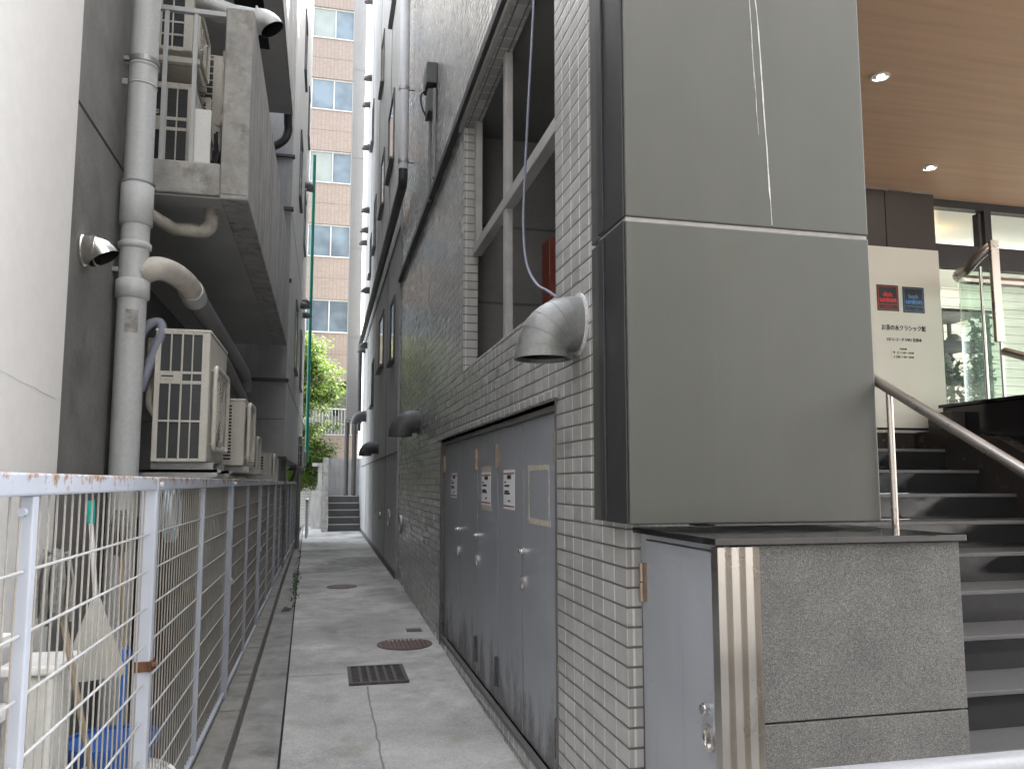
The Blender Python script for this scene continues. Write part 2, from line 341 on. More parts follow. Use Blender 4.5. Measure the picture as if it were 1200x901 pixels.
class MB:
    def __init__(s): s.v = []; s.f = []; s.sm = []
    def add(s, vs, fs, smooth=False):
        o = len(s.v); s.v += [Vector(v) for v in vs]; s.f += [tuple(i + o for i in f) for f in fs]; s.sm += [smooth] * len(fs); return s
    def box(s, x0, y0, z0, x1, y1, z1):
        x0, x1 = min(x0, x1), max(x0, x1); y0, y1 = min(y0, y1), max(y0, y1); z0, z1 = min(z0, z1), max(z0, z1)
        vs = [(x0, y0, z0), (x1, y0, z0), (x1, y1, z0), (x0, y1, z0), (x0, y0, z1), (x1, y0, z1), (x1, y1, z1), (x0, y1, z1)]
        return s.add(vs, [(3, 2, 1, 0), (4, 5, 6, 7), (0, 1, 5, 4), (1, 2, 6, 5), (2, 3, 7, 6), (3, 0, 4, 7)])
    def quad(s, *p): return s.add(p, [tuple(range(len(p)))])
    def prism(s, pts, h):
        """pts: closed loop of 3D points, h: extrusion vector"""
        n = len(pts); h = Vector(h); P = [Vector(p) for p in pts]
        return s.add(P + [p + h for p in P], [tuple(reversed(range(n))), tuple(range(n, 2 * n))] + [(i, (i + 1) % n, (i + 1) % n + n, i + n) for i in range(n)])
    def tube(s, pts, r, n=12, caps=True, smooth=True):
        P = [Vector(p) for p in pts]; m = len(P); rs = r if isinstance(r, (list, tuple)) else [r] * m
        u = None; rings = []
        for i in range(m):
            d = (P[min(i + 1, m - 1)] - P[max(i - 1, 0)]).normalized()
            if u is None: u, w = frame_of(d)
            else:
                u = (u - d * u.dot(d)).normalized(); w = d.cross(u)
            rings.append([P[i] + (u * math.cos(2 * PI * k / n) + w * math.sin(2 * PI * k / n)) * rs[i] for k in range(n)])
        o = [v for r_ in rings for v in r_]
        fs = [(i * n + k, i * n + (k + 1) % n, (i + 1) * n + (k + 1) % n, (i + 1) * n + k) for i in range(m - 1) for k in range(n)]
        s.add(o, fs, smooth)
        if caps:
            s.add(rings[0], [tuple(reversed(range(n)))]); s.add(rings[-1], [tuple(range(n))])
        return s
    def cyl(s, a, b, r, n=16, smooth=True): return s.tube([a, b], r, n, True, smooth)
    def ring(s, c, axis, r0, r1, t, n=24):
        c = Vector(c); a = Vector(axis).normalized(); u, w = frame_of(a); o = []
        for k in range(n):
            d = u * math.cos(2 * PI * k / n) + w * math.sin(2 * PI * k / n)
            o += [c + d * r0, c + d * r1, c + d * r1 + a * t, c + d * r0 + a * t]
        fs = []
        for k in range(n):
            i = 4 * k; j = 4 * ((k + 1) % n)
            for q in range(4): fs.append((i + q, i + (q + 1) % 4, j + (q + 1) % 4, j + q))
        return s.add(o, fs)
    def elbow_pts(s, p, d0, d1, r, n=8):
        """quarter bend starting at p heading d0 and leaving along d1"""
        p = Vector(p); d0 = Vector(d0).normalized(); d1 = Vector(d1).normalized(); c = p + d1 * r
        return [c - d1 * r * math.cos(t) + d0 * r * math.sin(t) for t in [PI / 2 * i / n for i in range(n + 1)]]
    def build(s, name, m, parent=None, bevel=0., solid=0., loc=None):
        me = bpy.data.meshes.new(name)
        if parent is not None: off = parent['_o'] if False else ORG[parent.name]
        elif loc is not None: off = Vector(loc)
        else:
            xs = [v.x for v in s.v]; ys = [v.y for v in s.v]; zs = [v.z for v in s.v]
            off = Vector(((min(xs) + max(xs)) / 2, (min(ys) + max(ys)) / 2, min(zs)))
        me.from_pydata([v - off for v in s.v], [], s.f)
        for p, q in zip(me.polygons, s.sm): p.use_smooth = q
        me.update()
        o = bpy.data.objects.new(name, me); col.objects.link(o)
        me.materials.append(M[m] if isinstance(m, str) else m)
        ORG[o.name] = off
        if parent is not None: o.parent = parent
        else: o.location = off
        if bevel:
            b = o.modifiers.new('bevel', 'BEVEL'); b.width = bevel; b.segments = 2; b.limit_method = 'ANGLE'; b.angle_limit = math.radians(40)
        return o
ORG = {}
def tag(o, label=None, cat=None, group=None, kind=None):
    if label: o['label'] = label
    if cat: o['category'] = cat
    if group: o['group'] = group
    if kind: o['kind'] = kind
    return o
def thing(name, label, cat, loc, group=None):
    o = bpy.data.objects.new(name, None); col.objects.link(o); o.location = loc; o.empty_display_size = .1
    ORG[o.name] = Vector(loc); return tag(o, label, cat, group)
def part(name, m, parent, *boxes, bevel=0.):
    b = MB()
    for q in boxes: b.box(*q)
    return b.build(name, m, parent, bevel)
def each(name, m, parent, *boxes, bevel=0.):
    for q in boxes: part(name, m, parent, q, bevel=bevel)
def copy_tree(o, parent=None):
    c = o.copy(); col.objects.link(c)
    if parent is not None: c.parent = parent; c.matrix_parent_inverse = o.matrix_parent_inverse
    for ch in list(o.children): copy_tree(ch, c)
    return c
def text(s, size, m, parent, origin, right=(1, 0, 0), up=(0, 0, 1), name='lettering', width=None, depth=.0015, bold=0., heavy=0.):
    cu = bpy.data.curves.new('lettering', 'FONT'); cu.body = s; cu.size = size; cu.align_x = 'CENTER'; cu.extrude = depth; cu.offset = bold
    t = bpy.data.objects.new('lettering_tmp', cu); col.objects.link(t)
    dg = bpy.context.evaluated_depsgraph_get(); me = bpy.data.meshes.new_from_object(t.evaluated_get(dg)); bpy.data.objects.remove(t)
    R = Vector(right); U = Vector(up); n = R.cross(U)
    xs = [v.co.x for v in me.vertices]; fx = 1.
    if xs and width: fx = width / (max(xs) - min(xs))
    cx = (max(xs) + min(xs)) / 2 if xs else 0
    off = ORG[parent.name]
    for v in me.vertices: v.co = Vector(origin) + R * ((v.co.x - cx) * fx) + U * v.co.y + n * v.co.z - off
    if heavy:                                        # second strike slightly aside: heavier strokes
        V = [v.co.copy() for v in me.vertices]; Fc = [tuple(p.vertices) for p in me.polygons]; k0 = len(V)
        V2 = V + [v + R * heavy + n * .0004 for v in V]; me = bpy.data.meshes.new(name)
        me.from_pydata(V2, [], Fc + [tuple(i + k0 for i in f) for f in Fc]); me.update()
    me.materials.clear(); me.materials.append(M[m])
    o = bpy.data.objects.new(name, me); col.objects.link(o); o.parent = parent; ORG[o.name] = off; return o

def gz(y): return max(-.05, min(.075, (y - 8.8) * .018))      # alley floor rises gently

# ------------------------------------------------------------------ ground
def sheet(name, mat, left, right, ys, dz=0., nx=1, thick=None):
    b = MB(); rows = []
    vs = []
    for y in ys:
        x0 = left(y); x1 = right(y)
        for i in range(nx + 1): vs.append((x0 + (x1 - x0) * i / nx, y, gz(y) + dz))
    fs = [(r * (nx + 1) + i, r * (nx + 1) + i + 1, (r + 1) * (nx + 1) + i + 1, (r + 1) * (nx + 1) + i) for r in range(len(ys) - 1) for i in range(nx)]
    b.add(vs, fs); return b.build(name, mat, loc=(0, 0, 0))
tag(MB().quad((-300, -300, -.16), (300, -300, -.16), (300, 300, -.16), (-300, 300, -.16)).build('ground', 'terrain', loc=(0, 0, -.16)), kind='structure')
tag(MB().box(-40, -9, -.155, 40, 1.0, -.075).build('road', 'asphalt'), kind='structure')
tag(part('pavement', 'paving', None, (-40, 1.0, -.155, 40, 2.36, -.055), (2.18, 2.36, -.155, 12, 3.2, -.055)), kind='structure')
YS = [2.36, 4, 6, 7, 8, 9, 11, 13, 15, 17, 20, 23, 26.4, 34]
gl = lambda y: -.225 - (y - 4.97) * .0191
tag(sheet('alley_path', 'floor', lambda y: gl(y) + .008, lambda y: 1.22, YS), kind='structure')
kx = lambda y: -.50 - (y - 5.) * .0088
tag(sheet('gutter_strip', 'gutter', lambda y: kx(y) - .02, lambda y: gl(y) - .008, YS, -.006), kind='structure')
tag(sheet('gutter_joint', 'pit', lambda y: gl(y) - .02, lambda y: gl(y) + .02, YS, -.03), kind='structure')
b = MB(); 
for i in range(len(YS) - 1):
    y0, y1 = YS[i], YS[i + 1] - .012
    if y1 > 23: y1 = 23
    if y0 >= 23: break
    b.prism([(kx(y0) - .022, y0, .125 + gz(y0)), (kx(y1) - .022, y1, .125 + gz(y1)), (-.80, y1, .125 + gz(y1)), (-.80, y0, .125 + gz(y0))], (0, 0, -.25))
tag(b.build('kerb', 'kerbm', bevel=.012, loc=(0, 0, 0)), kind='structure')
tag(MB().box(-2.2, 1., -.155, -.80, 30, .02).build('yard_ground', 'yard'), kind='structure')
tag(MB().box(-12, 26.5, -.155, 12, 60, -.02).build('courtyard_ground', 'yard'), kind='structure')

# drain grate, manhole, small covers, leaf
g = thing('drain_grate', 'dark rectangular slotted iron drain grate in the alley floor', 'drain grate', (.488, 7.25, gz(7.25)))
z = gz(7.25) + .010
part('frame', 'iron_dark', g, (.24, 6.93, z - .03, .74, 6.965, z + .006), (.24, 7.535, z - .03, .74, 7.57, z + .006), (.24, 6.965, z - .03, .272, 7.535, z + .006), (.708, 6.965, z - .03, .74, 7.535, z + .006))
b = MB()
for i in range(1, 6): b.box(.272 + .436 * i / 6 - .012, 6.965, z - .025, .272 + .436 * i / 6 + .012, 7.535, z + .004)
for i in range(1, 12): b.box(.272, 6.965 + .57 * i / 12 - .0085, z - .025, .708, 6.965 + .57 * i / 12 + .0085, z + .002)
b.build('bars', 'iron_dark', g); part('pit', 'pit', g, (.272, 6.965, z - .006, .708, 7.535, z - .0035))
def cover(name, label, x, y, r, m, ribs):
    z = gz(y); t = thing(name, label, 'manhole cover', (x, y, z))
    MB().ring((x, y, z - .02), (0, 0, 1), r * .93, r, .025, 40).build('rim', 'iron_dark', t)
    b = MB(); b.cyl((x, y, z - .02), (x, y, z + .003), r * .925, 40)
    if ribs:
        for i in range(-6, 7):
            for j in range(-6, 7):
                if (i * i + j * j) * .0018 < (r * .85) ** 2: b.box(x + i * .043 - .013, y + j * .043 - .013, z + .002, x + i * .043 + .013, y + j * .043 + .013, z + .007)
    b.build('lid', m, t)
cover('manhole_cover', 'large round rusty brown manhole cover with raised studs', .845, 8.42, .285, 'iron', True)
cover('manhole_cover', 'smaller faded round cover farther along the alley floor', .30, 12.6, .23, 'iron', False)
tag(part('access_plate', 'iron_dark', None, (.93, 9.02, gz(9.1) - .02, 1.10, 9.2, gz(9.1) + .004)), 'small dark metal plate in the floor beyond the brown manhole cover', 'cover plate')
b = MB(); b.add([(-.50, 10.6, .03), (-.41, 10.66, .045), (-.36, 10.78, .035), (-.46, 10.82, .06), (-.43, 10.70, .075)], [(0, 1, 4), (1, 2, 4), (2, 3, 4), (3, 0, 4)])
tag(b.build('fallen_leaf', 'bark'), 'curled dark dry leaf lying in the gutter by the kerb', 'leaf')
b = MB()
for i in range(420):
    y = random.choice([random.uniform(11.2, 14.8), random.uniform(10.5, 19), random.gauss(13.2, .8)])
    x = gl(y) + random.gauss(-.02, .03); z0 = gz(y); a = random.uniform(0, 2 * PI); l = random.uniform(.015, .05)
    d = Vector((math.cos(a), math.sin(a), random.uniform(.4, 2.2))).normalized() * l; w = Vector((-math.sin(a), math.cos(a), 0)) * l * .22
    p = Vector((x, y, z0)); b.add([p, p + d * .5 + w, p + d, p + d * .5 - w], [(0, 1, 2, 3)])
tag(b.build('weeds', 'plant', loc=(0, 0, 0)), 'low green weeds growing along the gutter joint', 'weeds', kind='stuff')

# ------------------------------------------------------------------ right tiled building
XR = 1.2; TY0 = 3.072; TY1 = 13.3; ZT = 10.6
OY0, OY1, OZ0, OZ1 = 4.06, 7.05, 2.65, 4.95         # open bay
DY0, DY1, DZ0, DZ1 = 4.07, 8.36, .085, 2.065        # door bay
R = thing('tiled_building', 'grey glazed tile building with open louvre bay and row of steel doors', 'building', (5, 8, 0))
b = MB()
def wq(y0, y1, z0, z1): b.quad((XR, y0, z0), (XR, y0, z1), (XR, y1, z1), (XR, y1, z0))
wq(TY0, DY0, -.2, OZ0); wq(DY0, DY1, -.2, DZ0); wq(DY0, DY1, DZ1, OZ0); wq(DY1, TY1, -.2, OZ0)
wq(TY0, OY0, OZ0, OZ1); wq(OY1, TY1, OZ0, OZ1); wq(TY0, TY1, OZ1, ZT)
# reveals of the open bay and the door bay
RX = 1.335
b.quad((XR, OY1, OZ0), (XR, OY1, OZ1), (RX, OY1, OZ1), (RX, OY1, OZ0)); b.quad((XR, OY0, OZ0), (RX, OY0, OZ0), (RX, OY0, OZ1), (XR, OY0, OZ1))
b.quad((XR, OY0, OZ1), (RX, OY0, OZ1), (RX, OY1, OZ1), (XR, OY1, OZ1)); b.quad((XR, OY0, OZ0), (XR, OY1, OZ0), (RX, OY1, OZ0 + .12), (RX, OY0, OZ0 + .12))
# corner return facing the street and rear return
b.quad((XR, TY0, -.2), (1.262, TY0, -.2), (1.262, TY0, 4.1), (XR, TY0, 4.1)); b.quad((XR, TY1, -.2), (XR, TY1, ZT), (9, TY1, ZT), (9, TY1, -.2))
b.build('wall', 'tile', R)
part('upper_block', 'brownpanel', R, (1.23, 2.93, 4.105, 2.3, 3.85, ZT - .01), (2.301, 2.93, 4.105, 12, 13.2, ZT - .01))
part('street_shade_block', 'brownpanel', R, (4.5, 3.4, ZT + .251, 12, 13.2, 20))  # unseen upper mass, added to keep the street in shade
part('roof', 'concrete', R, (1.15, 2.9, ZT, 12, 13.35, ZT + .25))
# room behind the open bay
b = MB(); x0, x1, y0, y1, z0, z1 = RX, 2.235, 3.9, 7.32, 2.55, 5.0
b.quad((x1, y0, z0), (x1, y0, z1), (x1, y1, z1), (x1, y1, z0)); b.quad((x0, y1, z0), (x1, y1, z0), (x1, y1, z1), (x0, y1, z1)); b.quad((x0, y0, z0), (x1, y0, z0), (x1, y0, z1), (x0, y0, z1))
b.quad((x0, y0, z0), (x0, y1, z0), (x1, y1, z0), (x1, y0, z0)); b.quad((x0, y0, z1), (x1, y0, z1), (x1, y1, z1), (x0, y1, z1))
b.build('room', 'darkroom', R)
for z in (3.35, 4.1): part('room_joint', 'block_edge', R, (RX, 7.312, z, 2.2, 7.316, z + .02))
part('red_panel', 'red', R, (1.99, 6.95, 2.6, 2.2, 7.2, 3.93), bevel=.01)
for (y, za, zb) in ((6.93, 3.75, 4.99), (5.72, 2.72, 4.99)): part('mullion', 'mullion', R, (1.285, y - .042, za, 1.345, y + .042, zb), bevel=.006)
part('mullion', 'mullion', R, (1.285, 4.10, 2.72, 1.345, 4.16, 4.99), bevel=.006)
part('transom', 'mullion', R, (1.275, 4.16, 3.71, 1.355, 6.98, 3.80), bevel=.006)
# dark steel channel running along the wall over the open bay
b = MB(); b.box(1.135, 3.4, 5.02, 1.199, 13.28, 5.10); b.box(1.165, 3.4, 5.10, 1.199, 13.28, 5.19)
for i in range(150): b.box(1.16, 3.45 + i * .065, 5.115, 1.164, 3.45 + i * .065 + .03, 5.165)
b.build('channel', 'blackpaint', R)
part('soffit_lip', 'mullion', R, (1.17, 3.5, 4.965, 1.199, 7.2, 5.02))
part('ledge', 'tile', R, (1.172, 4.0, DZ1 + .03, 1.199, 8.46, DZ1 + .075), bevel=.006)
# doors
fx = 1.236
b = MB(); b.box(1.195, DY0 - .012, -.02, 1.25, DY0 + .018, DZ1 + .03); b.box(1.225, DY0 + .018, -.02, 1.25, DY0 + .09, DZ1 - .03); b.box(1.19, DY1 - .03, -.02, 1.25, DY1 + .012, DZ1 + .03); b.box(1.20, DY0 + .018, DZ1 - .03, 1.25, DY1 - .03, DZ1 + .03)
b.build('door_frame', 'door_frame', R, .004); part('door_back', 'pit', R, (1.275, DY0, .0, 1.29, DY1, DZ1)); part('door_sill', 'door_frame', R, (1.19, DY0 + .018, DZ0 - .02, 1.224, DY1 - .03, DZ0 + .01))
def hinge(d, y, z, m='hinge', h=.17, x=1.222):
    b = MB(); b.cyl((x, y, z - h / 2), (x, y, z - .003), .011, 12); b.cyl((x, y, z + .003), (x, y, z + h / 2), .011, 12); b.box(x + .003, y - .028, z - h / 2, x + .012, y + .028, z + h / 2)
    b.build('hinge', m, d)
edges = [4.165, 4.957, 5.70, 6.495, 7.32, 8.325]
hs = [0, 1, 1, 0, 1]        # hinge on the near (0) or far (1) edge
for i in range(5):
    a, c = edges[i] + .004, edges[i + 1] - .004
    d = part('door', 'door', R, (fx, a, DZ0 + .012, 1.27, c, DZ1 - .032), bevel=.003)
    hy = a if i in (0, 3) else c
    if i == 2: hy = a
    hinge(d, hy, 1.84, 'hinge'); hinge(d, hy, .31, 'duct_dark', .2)
    if i in (1, 3): part('edge_strip', 'galv', d, (fx - .004, a - .012, DZ0 + .02, fx - .0005, a + .004, DZ1 - .04))
    if i in (0, 2, 4):
        y = a + .06 if i == 4 else c - .035
        k = MB(); k.cyl((1.236, y, 1.215), (1.215, y, 1.215), .024, 16); k.cyl((1.215, y, 1.215), (1.200, y, 1.215), .018, 16); k.build('lock', 'polish', d)
        k = MB(); k.ring((1.222, y + .01, 1.02), (1, 0, 0), .032, .047, .014, 24); k.cyl((1.234, y + .01, 1.02), (1.23, y + .01, 1.02), .034, 20); k.box(1.218, y + .006, .985, 1.232, y + .016, 1.055); k.build('handle', 'polish', d)
# papers on the doors
def notice(name, label, y, w, z0, z1, taped):
    t = thing(name, label, 'notice', (1.234, y, z0)); X = 1.2335
    part('sheet', 'paper', t, (X, y - w / 2, z0, X + .0015, y + w / 2, z1))
    b = MB()
    for z in (z0 + .018, z1 - .03): b.box(X - .001, y - w / 2 + .01, z, X, y + w / 2 - .01, z + .009)
    b.build('border', 'inkred', t)
    b = MB(); H = z1 - z0
    def row(ca, cb, zf, h):
        n = max(2, int((cb - ca) * w / .016)); 
        for q in range(n):
            ya = y + w / 2 - (ca + (cb - ca) * q / n) * w; b.box(X - .001, ya - (cb - ca) * w / n * .78, z0 + zf * H, X, ya, z0 + zf * H + h)
    row(.34, .7, .765, .028); row(.1, .24, .66, .014); row(.1, .55, .57, .014); row(.1, .5, .43, .013); row(.08, .6, .375, .013); row(.4, .62, .19, .012)
    b.build('print', 'ink', t)
    if taped: part('tape', 'tape', t, (X + .0016, y - w / 2 - .025, z1 + .004, X + .0022, y + w / 2 + .01, z1 + .045), (X + .0016, y - w / 2 - .03, z0 - .04, X + .0022, y + w / 2 + .015, z0 - .004))
notice('notice_paper', 'white printed notice with clean edges, on the door nearest the blank tape outline', 5.335, .34, 1.465, 1.735, False)
notice('notice_paper', 'white printed notice with brown tape remnants above and below', 6.13, .36, 1.47, 1.73, True)
notice('notice_paper', 'small white notice on the farthest grey door', 7.72, .36, 1.50, 1.74, False)
b = MB(); X = 1.2335
for q in ((X, 4.33, 1.72, X + .002, 4.80, 1.752), (X, 4.31, 1.40, X + .002, 4.82, 1.432), (X, 4.33, 1.432, X + .002, 4.348, 1.72), (X, 4.785, 1.432, X + .002, 4.805, 1.72)): b.box(*q)
tag(b.build('tape_outline', 'tape'), 'rectangle of old yellowed tape left on the nearest grey door', 'tape')

# exhaust elbows
def elbow(name, label, x, y, z, r, out, m, drop, flange=True, cat='vent elbow', group=None, nb=10):
    t = thing(name, label, cat, (x, y, z), group)
    b = MB(); e = MB(); pts = [Vector((x, y, z)), Vector((x - out, y, z))]
    pts += b.elbow_pts((x - out, y, z), (-1, 0, 0), (0, 0, -1), r * 1.15, nb)[1:]
    pts.append(pts[-1] + Vector((0, 0, -drop)))
    b.tube(pts, r, 28, False); b.build('elbow', m, t)
    tip = pts[-1]
    e.tube([p + (Vector((0, 0, .002))) for p in reversed(pts)], r * .96, 28, False); e.build('inside', 'pit', t)
    MB().ring(tip + Vector((0, 0, -.004)), (0, 0, 1), r * .95, r * 1.05, .02, 32).build('lip', m, t)
    b = MB()
    for i in range(2, len(pts) - 1, 2):
        d = (pts[i + 1] - pts[i - 1]).normalized(); b.ring(pts[i] - d * .003, d, r * .98, r * 1.012, .006, 28)
    b.build('seam', m, t)
    if flange:
        MB().ring((x - .001, y, z), (-1, 0, 0), r * .98, r * 1.13, .012, 32).build('flange', 'lime' if m == 'galv_dirty' else m, t)
elbow('vent_elbow', 'large lime-stained galvanised exhaust elbow beside the open bay', XR, 3.66, 2.42, .135, .03, 'galv_dirty', .02)
elbow('vent_elbow', 'dark grey exhaust elbow on the tile just past the doors', XR, 10.4, 2.44, .15, .08, 'duct_dark', .02)

# loose cable out of the open bay
pts = [(1.24, 4.62, 5.0), (1.22, 4.60, 4.6), (1.20, 4.63, 4.1), (1.195, 4.72, 3.6), (1.19, 4.74, 3.25), (1.19, 4.66, 3.0), (1.195, 4.45, 2.82), (1.20, 4.22, 2.72), (1.23, 4.12, 2.66)]
def spline(pts, n=8):
    P = [Vector(p) for p in pts]; P = [P[0] * 2 - P[1]] + P + [P[-1] * 2 - P[-2]]; o = []
    for i in range(1, len(P) - 2):
        for k in range(n):
            t = k / n; a, b_, c, d = P[i - 1], P[i], P[i + 1], P[i + 2]
            o.append(.5 * ((2 * b_) + (c - a) * t + (2 * a - 5 * b_ + 4 * c - d) * t * t + (3 * b_ - a - 3 * c + d) * t ** 3))
    o.append(P[-2]); return o
tag(MB().tube(spline(pts), .0085, 8).build('cable', 'hose_blue_grey'), 'loose grey cable hanging in front of the open bay', 'cable')

# wall box with conduit, drain pipes
t = thing('junction_box', 'small grey junction box with conduit high on the tile wall', 'junction box', (1.1, 9.05, 5.2))
part('case', 'duct_dark', t, (1.07, 8.95, 6.36, 1.198, 9.3, 6.62), (1.09, 8.98, 6.02, 1.198, 9.27, 6.30), bevel=.01)
MB().tube(spline([(1.08, 9.2, 6.38), (1.03, 9.2, 6.3), (1.05, 9.2, 6.15), (1.1, 9.2, 6.05)], 6), .012, 8).build('lead', 'blackpaint', t)
MB().tube([(1.17, 8.98, 6.3), (1.17, 8.98, 5.2)], .025, 10).tube([(1.15, 9.22, 6.05), (1.15, 9.22, 5.0)], .02, 10).build('conduit', 'pvc_dark', t)
t = thing('drainpipe', 'tall light grey drainpipe on the upper tile wall turning into a dark sloping pipe', 'drainpipe', (1.05, 11.6, 5.8))
b = MB(); b.tube([(1.05, 11.65, 10.5), (1.05, 11.65, 6.35)], .075, 16); b.build('pipe', 'pvc', t)
b = MB(); b.tube([(1.05, 11.65, 6.35)] + b.elbow_pts((1.05, 11.65, 6.25), (0, 0, -1), (0, 1, 0), .12, 6) + [(1.05, 25.9, 6.13)] + b.elbow_pts((1.05, 26.0, 6.13), (0, 1, 0), (0, 0, -1), .12, 6) + [(1.05, 26.12, 3.3)], .07, 14); b.build('run', 'blackpaint', t)
for z in (10.2, 9.2, 7.6, 6.45):
    b = MB(); b.ring((1.05, 11.65, z), (0, 0, 1), .074, .085, .05, 18); b.box(1.12, 11.63, z + .015, 1.2, 11.67, z + .03); b.build('bracket', 'galv', t)

# ------------------------------------------------------------------ far right plastered building
P_ = thing('plastered_building', 'tall dark grey rendered building beyond the tiled wall', 'building', (5, 20, 0))
PX = 1.17; b = MB(); b.prism([(PX, 13.31, -.2), (PX, 26.5, -.2), (PX, 26.5, 18.6), (PX, 22, 18.6), (PX, 22, 15.6), (PX, 17.5, 15.6), (PX, 17.5, 12.6), (PX, 13.31, 12.6)], (8, 0, 0)); b.build('wall', 'plaster_dark', P_)
part('band', 'block_edge', P_, (PX - .012, 13.31, 2.14, PX - .0015, 26.5, 2.165)); part('band', 'block_edge', P_, (PX - .014, 13.31, 5.95, PX - .0015, 26.5, 6.0))
part('plinth', 'block_edge', P_, (PX - .02, 13.31, -.2, PX - .0015, 26.5, .12 + .07))
part('joint', 'block_edge', P_, (PX - .006, 15.9, .2, PX - .0015, 15.93, 12.5), (PX - .006, 19.6, .2, PX - .0015, 19.63, 15.5), (PX - .006, 23.2, .2, PX - .0015, 23.23, 18))
for (y0, y1, z0, z1) in ((14.1, 15.0, 3.85, 5.0), (16.9, 18.3, 4.15, 5.35), (20.3, 21.0, 3.6, 4.8), (14.9, 16.3, 7.9, 9.3), (17.5, 18.6, 7.9, 9.2), (20.5, 21.3, 7.8, 9.2), (15, 16, 11.2, 12.5), (18.3, 19.2, 11.2, 12.5), (22.5, 23.2, 11.5, 12.8), (22.6, 23.2, 7.6, 8.8)):
    w = part('window', 'duct_dark', P_, (PX - .03, y0, z0, PX - .002, y0 + .05, z1), (PX - .03, y1 - .05, z0, PX - .002, y1, z1), (PX - .03, y0 + .05, z1 - .05, PX - .002, y1 - .05, z1))
    part('sill', 'duct_dark', w, (PX - .09, y0 - .03, z0 - .05, PX - .002, y1 + .03, z0)); part('pane', 'streetglass', w, (PX - .012, y0 + .05, z0, PX - .002, y1 - .05, z1 - .05))
for i, (y, z) in enumerate([(24.3, 14.35), (25.2, 13.9), (24.3, 10.05), (24.9, 9.6), (25.6, 9.4), (24.0, 5.75), (25.2, 5.8), (24.6, 12.2), (24.9, 17.3), (23.4, 7.3)]):
    b = MB(); pts = [Vector((PX, y, z)), Vector((PX - .08, y, z))] + b.elbow_pts((PX - .08, y, z), (-1, 0, 0), (0, 0, -1), .08, 5)[1:]
    b.tube(pts, .10, 14, True)
    tag(b.build('vent_hood', 'duct_dark'), 'small dark vent hood high on the rendered wall at the alley end', 'vent hood', 'small vent hoods on the far rendered wall')
elbow('vent_elbow', 'dark exhaust elbow low on the rendered wall at half depth', PX, 18.1, 2.42, .14, .14, 'duct_dark', .02)
elbow('vent_elbow', 'dark exhaust elbow higher and farther along the rendered wall by the duct posts', PX, 23.9, 3.6, .16, .10, 'duct_dark', .02)
def plate(label, y, z, r, m): 
    t = thing('cleanout_plate', label, 'vent plate', (PX, y, z))
    MB().ring((PX - .002, y, z), (-1, 0, 0), r * .75, r, .03, 22).build('rim', m, t); MB().cyl((PX - .002, y, z), (PX - .012, y, z), r * .74, 20).build('grille', 'duct_dark', t)
plate('larger round chrome-rimmed vent low on the rendered wall close to the tiles', 14.6, 1.02, .15, 'polish')
plate('middle round vent of the small ones low on the rendered wall', 17.1, .95, .08, 'galv')
plate('round vent low on the rendered wall, nearest the steps', 18.6, 1.0, .085, 'polish')
t = thing('cleanout_plate', 'round metal vent low on the tile wall at its far edge', 'vent plate', (XR, 12.6, 1.0))
MB().ring((XR - .002, 12.75, 1.0), (-1, 0, 0), .11, .15, .03, 22).build('rim', 'galv', t); MB().cyl((XR - .002, 12.75, 1.), (XR - .012, 12.75, 1.), .11, 20).build('grille', 'duct_dark', t)

# ------------------------------------------------------------------ column, plinth, stairs, entrance
CX0, CX1, CY = 1.14, 2.25, 2.88; CZ = 1.488
t = thing('clad_column', 'broad column clad in grey-green metal panels with a charcoal side', 'column', (1.7, 3.0, CZ))
part('front_panel', 'column', t, (CX0 + .002, CY, CZ, CX1, 3.3, 2.687), bevel=.006); part('front_panel', 'column', t, (CX0 + .002, CY, 2.703, CX1, 3.3, 4.104), bevel=.006)
part('seam', 'seam', t, (CX0 + .006, CY + .008, 2.685, CX1 - .004, 3.2, 2.705))
part('side_panel', 'column_dark', t, (CX0 - .006, CY + .010, CZ + .002, CX0 + .0015, 3.105, 2.687), (CX0 - .006, CY + .010, 2.703, CX0 + .0015, 3.105, 4.104), bevel=.003)
part('side_trim', 'column_dark', t, (CX0 - .014, 3.108, CZ + .004, CX0 + .06, 3.17, 2.683), (CX0 - .014, 3.108, 2.707, CX0 + .06, 3.17, 4.104), bevel=.003)
b = MB()
def drip(x, z1, z0, w, wander):
    n = 26; c = x; L = []
    for i in range(n + 1):
        z = z1 + (z0 - z1) * i / n; c += random.gauss(0, .0012) + wander / n; ww = w * random.uniform(.5, 1.2) * (1 if i < n - 2 else .5); L.append((c, z, ww))
    for (xa, za, wa), (xb, zb, wb) in zip(L, L[1:]): b.prism([(xa - wa, CY - .0006, za), (xb - wb, CY - .0006, zb), (xb + wb, CY - .0006, zb), (xa + wa, CY - .0006, za)], (0, .001, 0))
drip(1.735, 4.0, 2.715, .0028, .05); drip(1.715, 4.0, 3.1, .0011, .03); drip(1.705, 4.0, 3.3, .0006, .02)
b.build('lime_drip', 'lime', t)

